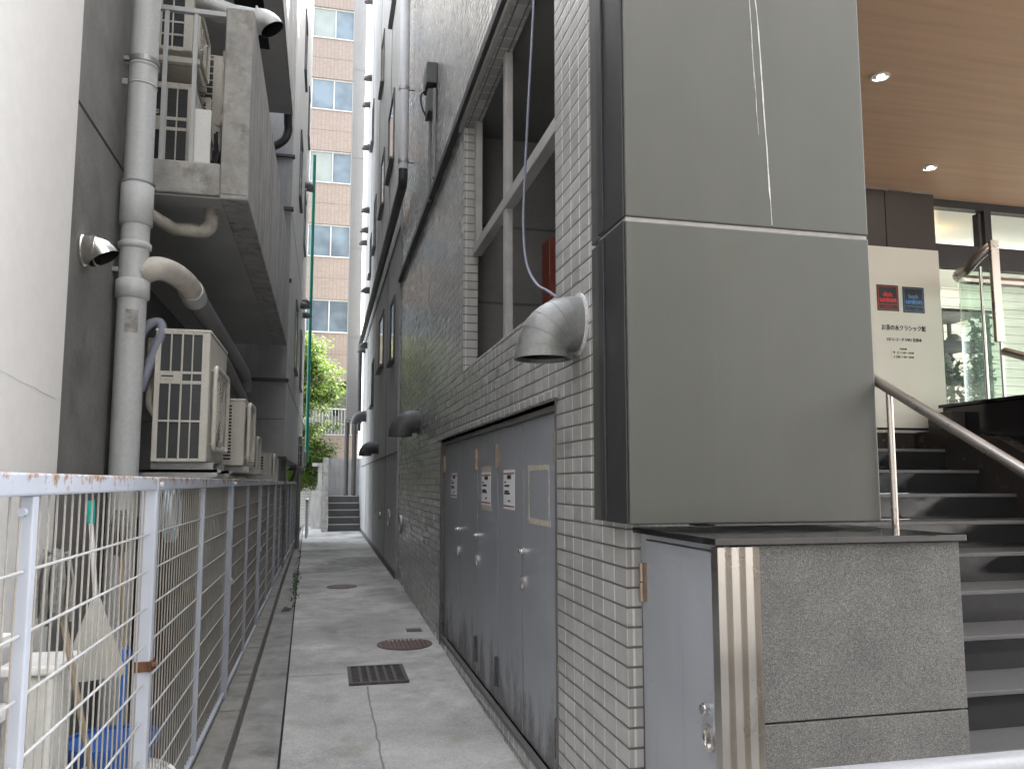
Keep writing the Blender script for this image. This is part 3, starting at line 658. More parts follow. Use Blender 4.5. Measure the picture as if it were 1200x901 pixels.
# granite plinth with small service door and steel trim
t = thing('granite_plinth', 'grey granite plinth with black stone cap, steel corner trim and small service door', 'plinth', (1.7, 2.7, -.05))
GX0, GX1, GY = 1.252, 2.165, 2.38
part('cap', 'stone_black', t, (GX0 - .03, GY - .025, 1.447, GX1 + .012, 3.06, 1.47), bevel=.003)
part('granite_panel', 'granite', t, (1.385, GY, .882, GX1, 3.06, 1.444), bevel=.003); part('granite_panel', 'granite', t, (1.385, GY, -.1, GX1, 3.06, .876), bevel=.003)
part('core', 'pit', t, (1.30, GY + .02, -.1, 1.38, 3.05, 1.44))
b = MB(); n = 60; L = []
for i in range(n + 1):                               # three flutes folded in steel
    u = i / n; x = 1.234 + u * .148; ph = (u * 3) % 1.
    dpt = .022 * (1 if ph < .52 else (1 - math.sin((ph - .52) / .48 * PI) * 1.))
    L.append((x, GY - .004 - dpt + .01))
for (xa, ya), (xb, yb) in zip(L, L[1:]): b.add([(xa, ya, -.1), (xb, yb, -.1), (xb, yb, 1.441), (xa, ya, 1.441)], [(0, 1, 2, 3)])
b.add([(x, y, 1.441) for x, y in L] + [(1.382, GY + .03, 1.441), (1.234, GY + .03, 1.441)], [tuple(range(n + 3))])
b.quad((1.234, L[0][1], -.1), (1.234, L[0][1], 1.441), (1.234, GY + .03, 1.441), (1.234, GY + .03, -.1))
b.build('corner_trim', 'steel', t)
part('door_frame', 'door', t, (1.262, 3.02, -.1, 1.30, 3.06, 1.444), (1.262, 2.415, 1.425, 1.30, 3.02, 1.444), (1.262, 2.411, -.1, 1.3, 2.417, 1.425))
d = part('door', 'door', t, (GX0 + .002, 2.42, -.06, 1.292, 3.015, 1.420), bevel=.003)
hinge(d, 3.022, 1.255, 'hinge', .15, 1.244)
k = MB(); k.cyl((1.254, 2.50, .905), (1.238, 2.50, .905), .020, 18); k.cyl((1.238, 2.50, .905), (1.230, 2.5, .905), .015, 18); k.build('lock', 'polish', d)
k = MB(); k.ring((1.242, 2.485, .815), (1, 0, 0), .030, .044, .012, 24); k.cyl((1.253, 2.485, .815), (1.25, 2.485, .815), .034, 20); k.box(1.240, 2.479, .785, 1.25, 2.491, .845); k.build('handle', 'polish', d)

# stairs
t = thing('entrance_stairs', 'wide dark stone stairs rising to the shop entrance', 'stairs', (3.5, 3.4, -.05))
r_, d_ = .165, .3114; Y0, Z0 = 2.686, .582
for kx_ in range(-2, 9):
    yn = Y0 + kx_ * d_; zn = Z0 + kx_ * r_
    if zn < 0: continue
    ye = yn + d_ + (.0 if kx_ < 8 else 0)
    xa, xb = 2.20, 4.64
    part('tread', 'tread', t, (xa, yn, zn - .022, xb, ye + .02, zn), bevel=.003)
    part('riser', 'stone_black', t, (xa, yn + .014, zn - r_ + .001, xb, yn + .03, zn - .022))
ynt = Y0 + 9 * d_; znt = Z0 + 9 * r_
part('landing', 'landing_stone', t, (2.2, ynt, znt - .022, 12, 10, znt)); part('riser', 'stone_brown', t, (2.2, ynt + .014, znt - r_, 4.64, ynt + .03, znt - .022))
part('base', 'stone_brown', t, (4.60, ynt + .031, -.1, 12, ynt + .06, znt - .023))
# stone wall on the right of the stairs
t = thing('stone_parapet', 'polished black stone wall bounding the right side of the stairs', 'wall', (4.8, 4.5, 0))
b = MB(); pr = [(4.645, 5.518, -.1), (4.645, 5.518, 2.05), (4.645, 5.35, 2.05), (4.645, 5.35, 2.19), (4.645, 5.10, 2.19), (4.645, 5.10, 2.03), (4.645, 4.70, 1.97), (4.645, 2.9, 1.0), (4.645, 2.9, -.1)]
b.prism(pr, (.12, 0, 0)); b.build('wall', 'stone_brown', t, .004)
part('pedestal', 'stone_black', t, (4.77, 4.55, .5, 6.6, 5.33, 2.235), bevel=.004)
part('coping', 'stone_black', t, (4.755, 4.53, 2.236, 6.6, 5.36, 2.262), bevel=.004)
part('corner_strip', 'bronze', t, (5.04, 4.535, 1.9, 5.075, 4.549, 2.235))
text('A', .10, 'duct_dark', t, (4.92, 4.549, 2.02), name='lettering')  # reflection in the polished stone, drawn on as a grey letter
# left handrail
t = thing('handrail', 'long bronze steel handrail at the column side of the stairs', 'handrail', (2.275, 2.83, .58))
b = MB(); b.tube([(2.275, 5.3, 3.40), (2.275, 2.86, 2.053), (2.275, 1.95, 1.55)], .021, 14); b.build('rail', 'bronze', t)
MB().cyl((2.275, 2.83, .582), (2.275, 2.83, 2.025), .013, 14).build('post', 'bronze', t); MB().cyl((2.275, 2.83, .583), (2.275, 2.83, .59), .03, 18).build('foot', 'bronze', t)
# glass guard at the landing with steel cap
t = thing('glass_guard', 'curved glass guard with steel cap rail beside the landing', 'glass guard', (5.2, 5., 2.26))
def arc(cx, cy, r, a0, a1, n): return [(cx + r * math.cos(math.radians(a0 + (a1 - a0) * i / n)), cy + r * math.sin(math.radians(a0 + (a1 - a0) * i / n))) for i in range(n + 1)]
pl = arc(5.02, 5.0, .25, 225, 90, 14) + [(6.5, 5.25)]
b = MB(); 
for (xa, ya), (xb, yb) in zip(pl, pl[1:]): b.add([(xa, ya, 2.262), (xb, yb, 2.262), (xb, yb, 3.25), (xa, ya, 3.25)], [(0, 1, 2, 3)], True)
b.build('pane', 'glass_green', t)
MB().tube([(x, y, 3.27 + max(0., (5.0 - y)) * .85) for x, y in pl], .038, 12).build('cap_rail', 'bronze', t)
b = MB(); b.prism([(4.80, 4.80, 2.68), (4.875, 4.80, 2.68), (4.875, 4.80, 3.45), (4.80, 4.80, 3.45)], (0, .03, 0)); b.build('cap_drop', 'bronze', t, .006)
MB().cyl((4.79, 4.9, 2.262), (4.79, 4.9, 3.27), .012, 10).cyl((4.85, 4.815, 2.262), (4.85, 4.815, 2.68), .012, 10).build('post', 'polish', t)
t = thing('handrail', 'short bronze handrail descending to the right below the glass guard', 'handrail', (5.1, 4.4, 2.2))
MB().tube([(4.86, 4.80, 2.61), (4.87, 4.6, 2.53), (4.90, 3.0, 1.70)], .03, 12).build('rail', 'bronze', t); MB().cyl((4.898, 3.1, .4), (4.898, 3.1, 1.74), .014, 10).build('post', 'bronze', t)

# entrance shell: wooden soffit, brown panels, shopfront
E_ = thing('shop_entrance', 'recessed shop entrance with wooden soffit, brown panels and dark-framed glazing', 'entrance', (6, 6, 2.06))
part('soffit', 'wood', E_, (1.9, 2.89, 4.1, 12, 5.9, 4.103))
part('wall_panel', 'brownpanel', E_, (2.3, 5.56, 2.05, 4.515, 5.62, 4.098)); part('wall_panel', 'brownpanel', E_, (4.523, 5.56, 2.05, 5.0, 5.62, 4.098))
part('panel_joint', 'pit', E_, (4.51, 5.575, 2.05, 4.53, 5.6, 4.097)); part('panel_top_trim', 'bronze', E_, (2.3, 5.548, 4.085, 5.0, 5.558, 4.098))
part('window_frame', 'frame_black', E_, (5.0, 5.66, 4.03, 9, 5.74, 4.098), (5.0, 5.66, 3.50, 9, 5.74, 3.70), (5.0, 5.66, 2.06, 5.03, 5.74, 3.50), (5.0, 5.66, 3.70, 5.02, 5.74, 4.03), (5.60, 5.65, 3.70, 5.67, 5.74, 4.03), (6.9, 5.65, 2.06, 6.97, 5.74, 3.5), (5.54, 5.655, 3.70, 5.565, 5.72, 4.0))
part('pane', 'glass', E_, (5.02, 5.70, 3.70, 9, 5.704, 4.03)); part('pane', 'glass', E_, (5.03, 5.70, 2.06, 6.9, 5.704, 3.5)); part('pane', 'glass', E_, (6.97, 5.70, 2.06, 9, 5.704, 3.5))
b = MB(); b.quad((4.2, 8.3, 2.06), (12, 8.3, 2.06), (12, 8.3, 4.3), (4.2, 8.3, 4.3)); b.quad((4.2, 5.8, 2.06), (4.2, 8.3, 2.06), (4.2, 8.3, 4.3), (4.2, 5.8, 4.3)); b.build('interior_wall', 'siding', E_)
part('interior_ceiling', 'white_plastic', E_, (4.2, 5.8, 4.095, 12, 8.4, 4.099))
for x, y, l in ((3.23, 3.96, 'recessed downlight in the wooden soffit nearest the column top'), (4.56, 5.09, 'recessed downlight in the wooden soffit nearest the shop wall')):
    q = thing('downlight', l, 'ceiling light', (x, y, 4.1))
    MB().ring((x, y, 4.0985), (0, 0, -1), .045, .056, .006, 28).build('rim', 'white_plastic', q); MB().cyl((x, y, 4.0995), (x, y, 4.097), .044, 24).build('reflector', 'polish', q); MB().cyl((x + .005, y, 4.0965), (x + .005, y, 4.094), .022, 16).build('lamp', 'lamp', q)
q = thing('pendant_lamp', 'tiny orange lit lamp behind the transom glass', 'lamp', (5.62, 6.3, 3.9))
b = MB(); b.tube([(5.70, 6.4, 4.095), (5.70, 6.4, 3.99)], .004, 6); b.build('cord', 'frame_black', q); MB().tube([(5.70, 6.4, 3.99), (5.70, 6.4, 3.975), (5.7, 6.4, 3.945), (5.7, 6.4, 3.93)], [.01, .022, .022, .008], 12).build('bulb', 'lamp_warm', q)
q = thing('fill_light', 'added fill strip under the shop ceiling that brightens the interior', 'lamp', (6.4, 7.2, 4.0))
part('tube', m_emit('fill_strip', (1., .93, .84), 7.), q, (5.3, 7.1, 4.03, 8.0, 7.2, 4.06)); part('housing', 'white_plastic', q, (5.3, 7.08, 4.061, 8.0, 7.22, 4.094))  # added glowing strip, brightens the shop interior
# shelf unit and goods inside
q = thing('shelf_unit', 'dark open display shelf inside the shop window', 'shelf', (5.8, 6.9, 2.06))
each('upright', 'shelfwood', q, *[(x, y, 2.06, x + .03, y + .03, 3.35) for x in (5.35, 5.85, 6.4) for y in (6.5, 7.0)])
for z in (2.65, 3.0, 3.32): part('shelf', 'shelfwood', q, (5.3, 6.48, z, 6.45, 7.05, z + .03))
for i, (x, w, z, h) in enumerate(((5.42, .12, 2.681, .2), (5.62, .16, 3.031, .13), (5.95, .18, 2.681, .26), (6.1, .15, 3.031, .11), (5.46, .1, 3.031, .16))):
    b = MB(); b.tube([(x + w / 2, 6.7, z), (x + w / 2, 6.7, z + h * .5), (x + w / 2, 6.7, z + h * .8), (x + w / 2, 6.7, z + h)], [w * .4, w * .5, w * .38, w * .22], 14)
    tag(b.build('jar', 'shopthing'), 'small jar on the dark display shelf inside the shop', 'jar', 'jars on the shop shelf')
def bush(name, label, c, rad, n, size, m, cat='plant'):
    b = MB()
    for i in range(n):
        v = Vector((random.gauss(0, 1), random.gauss(0, 1), random.gauss(0, 1))).normalized() * random.uniform(.5, 1.)
        p = Vector(c) + Vector((v.x * rad[0], v.y * rad[1], v.z * rad[2])); d = Vector((random.gauss(0, 1), random.gauss(0, 1), random.gauss(0, .6))).normalized(); u, w = frame_of(d); s = size * random.uniform(.6, 1.3)
        b.add([p, p + d * s * .5 + u * s * .25, p + d * s, p + d * s * .5 - u * s * .25], [(0, 1, 2, 3)])
    return b
q = thing('potted_plant', 'leafy green plant behind the shop glass by the stone pedestal', 'plant', (5.65, 6.1, 2.06))
bush('', '', (5.6, 6.1, 2.5), (.35, .2, .28), 500, .09, 'plant').build('foliage', 'plant', q); MB().tube([(5.6, 6.1, 2.06), (5.6, 6.1, 2.3)], [.11, .14], 18).build('pot', 'white_plastic', q)
q = thing('potted_plant', 'tall narrow green plant seen through the curved glass guard', 'plant', (5.75, 5.95, 2.06))
bush('', '', (5.78, 5.98, 2.75), (.07, .1, .55), 420, .10, 'plant').build('foliage', 'plant', q); MB().tube([(5.78, 5.98, 2.06), (5.78, 5.98, 2.25)], [.08, .10], 16).build('pot', 'white_plastic', q)

# shop sign board
t = thing('sign_board', 'tall ivory shop sign board with red and blue logo squares', 'sign', (4.64, 5.5, 2.085))
part('board', 'sign', t, (4.22, 5.495, 2.085, 4.962, 5.53, 3.578), bevel=.003)
def logo(x, z, w, h, word, m, sub):
    sy = 5.4925; q = part('logo', 'logo_black', t, (x - w / 2, sy, z, x + w / 2, sy + .002, z + h))
    e = .005; i = .012; b = MB()
    for bx in ((x - w / 2 + i, sy - .001, z + i, x - w / 2 + i + e * .6, sy, z + h - i), (x + w / 2 - i - e * .6, sy - .001, z + i, x + w / 2 - i, sy, z + h - i), (x - w / 2 + i, sy - .001, z + h - i - e * .6, x + w / 2 - i, sy, z + h - i), (x - w / 2 + i, sy - .001, z + i, x + w / 2 - i, sy, z + i + e * .6), (x - w / 2 + i, sy - .001, z + .052, x + w / 2 - i, sy, z + .055)): b.box(*bx)
    b.build('logo_border', m, q)
    text(word, .050, m, q, (x, sy - .001, z + h * .56), width=w * .46, bold=.0012); text('union', .056, m, q, (x, sy - .001, z + h * .35), width=w * .76, bold=.002); text(sub, .018, m, q, (x, sy - .001, z + .026), width=w * .4)
logo(4.448, 3.04, .205, .215, 'disk', 'red_logo', 'ディスクユニオン'); logo(4.693, 3.035, .205, .215, 'book', 'blue_logo', 'ブックユニオン')
text('お茶の水クラシック館', .05, 'ink', t, (4.585, 5.4945, 2.885), width=.415, heavy=.0022)
text('CD レコード DVD 音楽本', .032, 'ink', t, (4.585, 5.4945, 2.795), width=.33, heavy=.0014)
part('hours_sticker', 'sticker_cream', t, (4.46, 5.4935, 2.645, 4.68, 5.4945, 2.745))
text('営業時間', .018, 'ink', t, (4.57, 5.493, 2.722), width=.065); text('平  日 11:00～20:00', .024, 'ink', t, (4.57, 5.493, 2.69), width=.195); text('土日祝 11:00～20:00', .024, 'ink', t, (4.57, 5.493, 2.655), width=.195)

# pale guard pipe by the road, close to the camera
t = thing('guard_pipe', 'pale painted guard pipe crossing the lower right corner close by', 'guard rail', (1.9, 1.53, -.08))
MB().tube([(.55, 1.55, 1.008), (3.6, 1.535, 1.008)], .042, 18).build('rail', 'guard', t)
for x in (.62, 3.5): MB().cyl((x, 1.55, -.08), (x, 1.55, 1.0), .038, 16).build('post', 'guard', t)

# ------------------------------------------------------------------ left buildings
t = thing('white_building', 'smooth white plastered building at the left edge', 'building', (-3, 1, 0))
b = MB(); b.box(-6, -2.5, -.1, -1.27, 4.29, 5.8); b.build('wall', 'plaster_white', t, .004)
b = MB(); pts = [(-1.2694, 3.0 + .1 * i, 2.125 - .006 * i + random.uniform(-.004, .004)) for i in range(13)]
b.tube(pts, .0011, 5); b.build('crack', 'lime', t)
L = thing('concrete_building', 'weathered bare concrete building with balconies over the alley', 'building', (-3, 9, 0))
WX = -1.36
b = MB(); b.box(-6, 4.30, -.1, WX, 6.02, 8.9); b.box(-6, 6.02, -.1, -1.95, 13.1, 8.9); b.build('wall', 'concrete_wall', L)
part('joint', 'pit', L, (WX - .01, 4.30, 3.715, WX + .002, 6.02, 3.735)); part('joint', 'block_edge', L, (WX - .01, 5.75, -.1, WX + .003, 5.765, 9.0))
BX0, BX1 = -.83, -.62
def balcony(y0, y1, zb, zs, zt):
    q = MB(); q.box(-1.95, y0, zb, BX0, y1, zs); q.build('balcony_slab', 'concrete_light', L, .012)
    q = MB(); q.box(BX0 + .001, y0, zb, BX1, y1, zt); q.build('balcony_parapet', 'concrete_light' if False else 'concrete', L, .012)
q = MB(); q.box(-1.95, 6.2, 3.815, BX0, 12.9, 4.07); q.build('balcony_slab', 'concrete_light', L, .012)
part('balcony_underside', 'soffit', L, (-1.95, 6.23, 3.80, BX1 - .06, 12.88, 3.813)); part('drip_groove', 'pit', L, (BX1 - .085, 6.25, 3.797, BX1 - .065, 12.8, 3.7995))
q = MB(); q.box(BX0 + .001, 6.198, 3.795, BX1, 12.9, 5.335); q.build('balcony_parapet', 'concrete', L, .012)
q = MB(); q.box(BX0 + .008, 6.19, 3.83, BX1 - .006, 6.1975, 5.33); q.build('parapet_end', 'concrete_light', L, .004)
part('balcony_slab', 'soffit', L, (-1.95, 6.2, 7.43, BX1 - .02, 12.5, 7.62)); part('balcony_parapet', 'concrete', L, (BX0, 6.2, 7.62, BX1, 12.5, 8.85), (BX1 - .019, 6.2, 7.42, BX1, 12.5, 7.62))
part('hatch', 'pit', L, (-1.2, 9.4, 7.424, -.85, 10.6, 7.429))
# stepped end block of the neighbouring wing
Wg = thing('rear_wing', 'tall grey panelled wing behind the concrete balconies', 'building', (-3, 18, 0))
b = MB(); b.prism([(-.64, 13.2, 2.05), (-.64, 13.2, 11.4), (-.64, 16.2, 11.4), (-.64, 16.2, 13.2), (-.64, 19.4, 13.2), (-.64, 19.4, 15.9), (-.64, 23, 15.9), (-.64, 23, 2.05)], (-5.3, 0, 0)); b.box(-6, 13.6, -.1, -1.2, 23, 2.05); b.build('wall', 'block', Wg); MB().prism([(-.639, 13.32, 2.06), (-.639, 13.32, 11.39), (-.639, 16.2, 11.39), (-.639, 16.2, 13.19), (-.639, 19.4, 13.19), (-.639, 19.4, 15.89), (-.639, 22.99, 15.89), (-.639, 22.99, 2.06)], (.007, 0, 0)).build('alley_face', 'wing_white', Wg)
each('ledge', 'block_edge', Wg, (-1.9, 13.14, 2.02, -.60, 13.25, 2.06), (-1.9, 13.14, 3.26, -.60, 13.25, 3.31), (-1.9, 13.14, 4.9, -.60, 13.25, 4.95), (-1.9, 13.14, 6.1, -.60, 13.25, 6.15), (-1.9, 13.14, 7.0, -.6, 13.25, 7.04))
part('joint', 'block_edge', Wg, (-1.9, 13.19, 2.65, -.66, 13.1985, 2.66), (-.6325, 13.32, 3.27, -.629, 23, 3.29), (-.6325, 13.32, 6.1, -.629, 23, 6.12))
for (y0, y1, z0, z1) in ((16, 17, 3.9, 5.2), (19.2, 20.2, 3.9, 5.2), (16, 17, 7.4, 8.7), (19.4, 20.4, 7.4, 8.7), (17, 18, 10.6, 11.9), (20.5, 21.3, 10.6, 11.9)):
    w = part('window', 'duct_dark', Wg, (-.634, y0, z0, -.61, y0 + .05, z1), (-.638, y1 - .05, z0, -.61, y1, z1), (-.638, y0, z1, -.60, y1, z1 + .05), (-.638, y0 - .03, z0 - .05, -.58, y1 + .03, z0)); part('pane', 'streetglass', w, (-.634, y0 + .05, z0, -.625, y1 - .05, z1))
for y, z in ((19.5, 8.9), (20.8, 9.3), (19.6, 6.0), (20.4, 5.85), (18.6, 5.7)):
    b = MB(); b.tube([Vector((-.64, y, z)), Vector((-.56, y, z))] + b.elbow_pts((-.56, y, z), (1, 0, 0), (0, 0, -1), .07, 5)[1:], .08, 14)
    tag(b.build('vent_hood', 'duct_dark'), 'small dark vent hood on the rear wing wall at left', 'vent hood', 'small vent hoods on the rear wing')
tag(MB().tube([(-.5, 23.2, 2.2), (-.5, 23.2, 11.2)], .05, 12).build('green_downpipe', 'green_pipe'), 'thin green vertical pipe at the far end of the left wing', 'pipe')
t = thing('drainpipe', 'black drainpipe with a bend under the upper balcony', 'drainpipe', (-.72, 13, 6.6))
MB().tube(spline([(-.70, 12.6, 7.62), (-.70, 12.7, 7.40), (-.70, 12.75, 7.25), (-.78, 12.75, 7.08), (-1.05, 12.75, 6.92), (-1.4, 12.75, 6.85)], 5), .065, 12).build('pipe', 'blackpaint', t)

# chrome wall hood on the concrete
t = thing('vent_hood', 'shiny domed chrome vent hood on the concrete wall', 'vent hood', (WX, 4.78, 2.95))
def dome_hood(t, c, r, out, d=(1, 0, 0), m='polish'):
    c = Vector(c); d = Vector(d); up = Vector((0, 0, 1)); s = d.cross(up); b = MB(); ins = MB(); n = 14; k = 10
    for B, sc2 in ((b, 1.), (ins, .93)):
        vs = []
        for i in range(k + 1):
            a = PI / 2 * i / k * 1.25
            # sweep half shell from wall ring over the top, opening underneath
            for j in range(n + 1):
                th = -PI * .08 + PI * 1.16 * j / n
                rr = r * sc2
                p0 = Vector((math.cos(th) * rr, math.sin(th) * rr))
                e = max(0., math.sin(th)) ** .6
                vs.append(c + s * p0.x * (1 - .12 * (i / k) ** 2) + up * (p0.y * math.cos(a * .62 * e) if p0.y > 0 else p0.y) + d * (out * math.sin(min(a, PI / 2)) * e + .01))
        fs = [(i * (n + 1) + j, i * (n + 1) + j + 1, (i + 1) * (n + 1) + j + 1, (i + 1) * (n + 1) + j) for i in range(k) for j in range(n)]
        B.add(vs, fs, True)
    b.build('dome', m, t); ins.build('inside', 'pit', t)
    MB().ring(c, d, r * .9, r * 1.12, .015, 30).build('flange', m, t); MB().cyl(c + d * .001, c + d * .006, r * .9, 24).build('grille', 'duct_dark', t)
def bell(t, c, r, out, d=(1, 0, 0), m='polish'):
    c = Vector(c); d = Vector(d); b = MB(); p = [c, c + d * out * .4]; p += b.elbow_pts(c + d * out * .4, d, (0, 0, -1), r * 1.02, 10)[1:8]
    rr = [r] * len(p)
    b.tube(p, r, 26, False); b.build('dome', m, t); MB().tube([q_ for q_ in p], r * .95, 26, False).build('inside', 'pit', t)
    MB().ring(c, d, r * .95, r * 1.14, .014, 32).build('flange', m, t)
bell(t, (WX, 4.80, 2.955), .085, .10)
MB().ring((WX + .07, 4.80, 2.955), (1, 0, 0), .0845, .09, .01, 28).build('band', 'polish', t)

# large downpipe with branch
t = thing('drainpipe', 'thick pale grey downpipe with sockets standing before the concrete wall', 'drainpipe', (-1.245, 5.5, 0))
pr_ = .088; px, py = -1.245, 5.5
MB().tube([(px, py, 0), (px, py, 6.2)], pr_, 28).build('pipe', 'pvc', t)
for z0, z1, r in ((3.32, 3.60, .102), (3.60, 3.62, .107), (3.16, 3.21, .103), (2.83, 2.96, .104), (4.40, 4.425, .096), (4.27, 4.285, .093)): MB().tube([(px, py, z0), (px, py, z0 + .01), (px, py, z1 - .01), (px, py, z1)], [pr_, r, r, pr_], 28).build('socket', 'pvc', t)
b = MB(); b.ring((px, py, 4.43), (0, 0, 1), .089, .096, .035, 28); b.box(WX, py - .05, 4.435, px - .08, py - .02, 4.46); b.build('bracket', 'galv', t); each('bracket', 'galv', t, (WX, py - .06, 4.26, px - .08, py - .04, 4.3), (WX, py - .06, 3.0, px - .08, py - .03, 3.03))
b = MB()
for i in range(9):
    pass
def cyl_patch(c, r, a0, a1, z0, z1, n=8):
    b = MB(); vs = []
    for i in range(n + 1):
        a = math.radians(a0 + (a1 - a0) * i / n); x = c[0] + r * math.cos(a); y = c[1] + r * math.sin(a); vs += [(x, y, z0), (x, y, z1)]
    b.add(vs, [(2 * i, 2 * i + 2, 2 * i + 3, 2 * i + 1) for i in range(n)], True); return b
tag(cyl_patch((px, py), pr_ + .0012, 258, 310, 2.60, 2.75).build('sticker', plain('worn_sticker', (.30, .29, .28), .6, var=.5, sc_=25, stain=(.5, .5, .5), samt=.7), t), 'grey worn sticker on the pipe')
b = MB(); p0 = [(px + .03, py, 3.0), (px + .12, py + .04, 3.055), (px + .20, py + .12, 3.06), (-.985, 5.80, 3.045), (-.965, 5.98, 3.02)]
b.tube(spline(p0, 6), .078, 20, False); b.build('branch_bend', 'pvc_dirty', t)
MB().tube([(-.965, 5.96, 3.022), (-.965, 6.0, 3.018), (-.965, 6.15, 3.0), (-.965, 6.151, 3.0)], [.086, .088, .088, .078], 20).build('branch_socket', 'pvc', t)
MB().tube([(-.965, 6.1, 3.005), (-.965, 9.9, 2.94), (-.97, 10.02, 2.9), (-.97, 10.08, 2.75)], .078, 20).build('branch', 'pvc_dark', t)
tag(MB().tube(spline([(-1.5, 6.0, 3.74), (-1.5, 6.0, 3.70), (-1.45, 6.0, 3.66)], 4) + [(-1.20, 6.5, 3.62), (-1.0, 6.5, 3.62)] + MB().elbow_pts((-1.0, 6.5, 3.62), (1, 0, 0), (0, 0, 1), .08, 6) + [(-.92, 6.5, 3.80)], .055, 14).build('drain_bend', 'pvc_dirty'), 'brown stained short drain bend under the balcony slab', 'pipe')
t = thing('waste_pipe', 'second thinner grey pipe running behind the large air conditioner', 'pipe', (-1.0, 8, 2.7)); MB().tube(spline([(-1.35, 7.0, 2.80), (-1.05, 7.1, 2.83), (-.95, 7.4, 2.80), (-.93, 8.0, 2.74), (-.93, 9.6, 2.6)], 5), .05, 14).build('pipe', 'pvc_dark', t)
tag(MB().tube(spline([(-1.26, 5.62, 2.52), (-1.17, 5.62, 2.68), (-1.10, 5.62, 2.71), (-1.075, 5.6, 2.64), (-1.12, 5.6, 2.5), (-1.19, 5.6, 2.25)], 8), .032, 12).build('hose', 'hose_blue_grey'), 'bent slate blue hose beside the big air conditioner', 'hose')
tag(MB().tube(spline([(-1.16, 5.72, 2.62), (-1.155, 5.72, 2.4), (-1.16, 5.72, 2.2), (-1.13, 5.72, 2.12), (-1.08, 5.72, 2.07)], 8), .025, 12).build('hose', 'hose_cream'), 'cream insulated hose curving into the big air conditioner', 'hose')

# ------------------------------------------------------------------ air conditioners
def ac_grid(name, label, x0, x1, y0, y1, z0, z1, rows, feet=True, group='air conditioner units of the left building', fan=True):
    t = thing(name, label, 'air conditioner', ((x0 + x1) / 2, (y0 + y1) / 2, z0), group); W = x1 - x0; H = z1 - z0
    part('casing', 'ac', t, (x0, y0 + .012, z0 + .02, x1, y1, z1 - .022), bevel=.012); part('lid', 'ac', t, (x0 - .006, y0 - .004, z1 - .02, x1 + .006, y1 + .004, z1), bevel=.006)
    # side face: frame with openings on the -Y side
    cols = [(.10, .27), (.30, .47), (.505, .665), (.69, .855)]
    dark = MB(); fin = MB(); bars = MB()
    dark.box(x0 + .06 * W, y0 + .008, z0 + .035, x0 + .90 * W, y0 + .0115, z1 - .035)
    xs = [0.0] + [v for c in cols for v in c] + [1.0]
    for i in range(0, len(xs), 2): bars.box(x0 + xs[i] * W, y0 - .004, z0 + .02, x0 + xs[i + 1] * W, y0 + .008, z1 - .022)
    zz = [0.] + [v for r in rows for v in r[:2]] + [1.]
    for ci, (ca, cb) in enumerate(cols):
        e = [0.02]; 
        for (a, c, mn) in rows:
            if ci >= mn: e += [a, c]
        e.append(.98)
        for i in range(0, len(e), 2): bars.box(x0 + ca * W, y0 - .004, z1 - e[i + 1] * H, x0 + cb * W, y0 + .008, z1 - e[i] * H)
    for ci in (2, 3):
        ca, cb = cols[ci]; n = int(H / .016)
        for i in range(n): fin.box(x0 + ca * W, y0 + .003, z0 + .04 + i * (H - .08) / n, x0 + cb * W, y0 + .0075, z0 + .04 + i * (H - .08) / n + .007)
    dark.build('coil', 'ac_dark', t); fin.build('fins', 'ac_fin', t); bars.build('side_grille', 'ac', t, .004)
    k = MB(); zc = z1 - .355 * H; k.box(x0 + .11 * W, y0 - .009, zc - .018, x0 + .37 * W, y0 - .0045, zc + .018); k.build('grip', 'ac', t, .004); part('grip_slot', 'ac_dark', t, (x0 + .13 * W, y0 - .0095, zc - .004, x0 + .35 * W, y0 - .009, zc + .007))
    if fan: fan_face(t, x1, y0 + .10, y1 - .12, z0 + .12 * H, z1 - .26 * H)
    if feet: each('foot', 'galv', t, (x0 - .02, y0 + .12, z0 - .03, x1 + .03, y0 + .17, z0 + .018), (x0 - .02, y1 - .2, z0 - .03, x1 + .03, y1 - .15, z0 + .018))
    return t
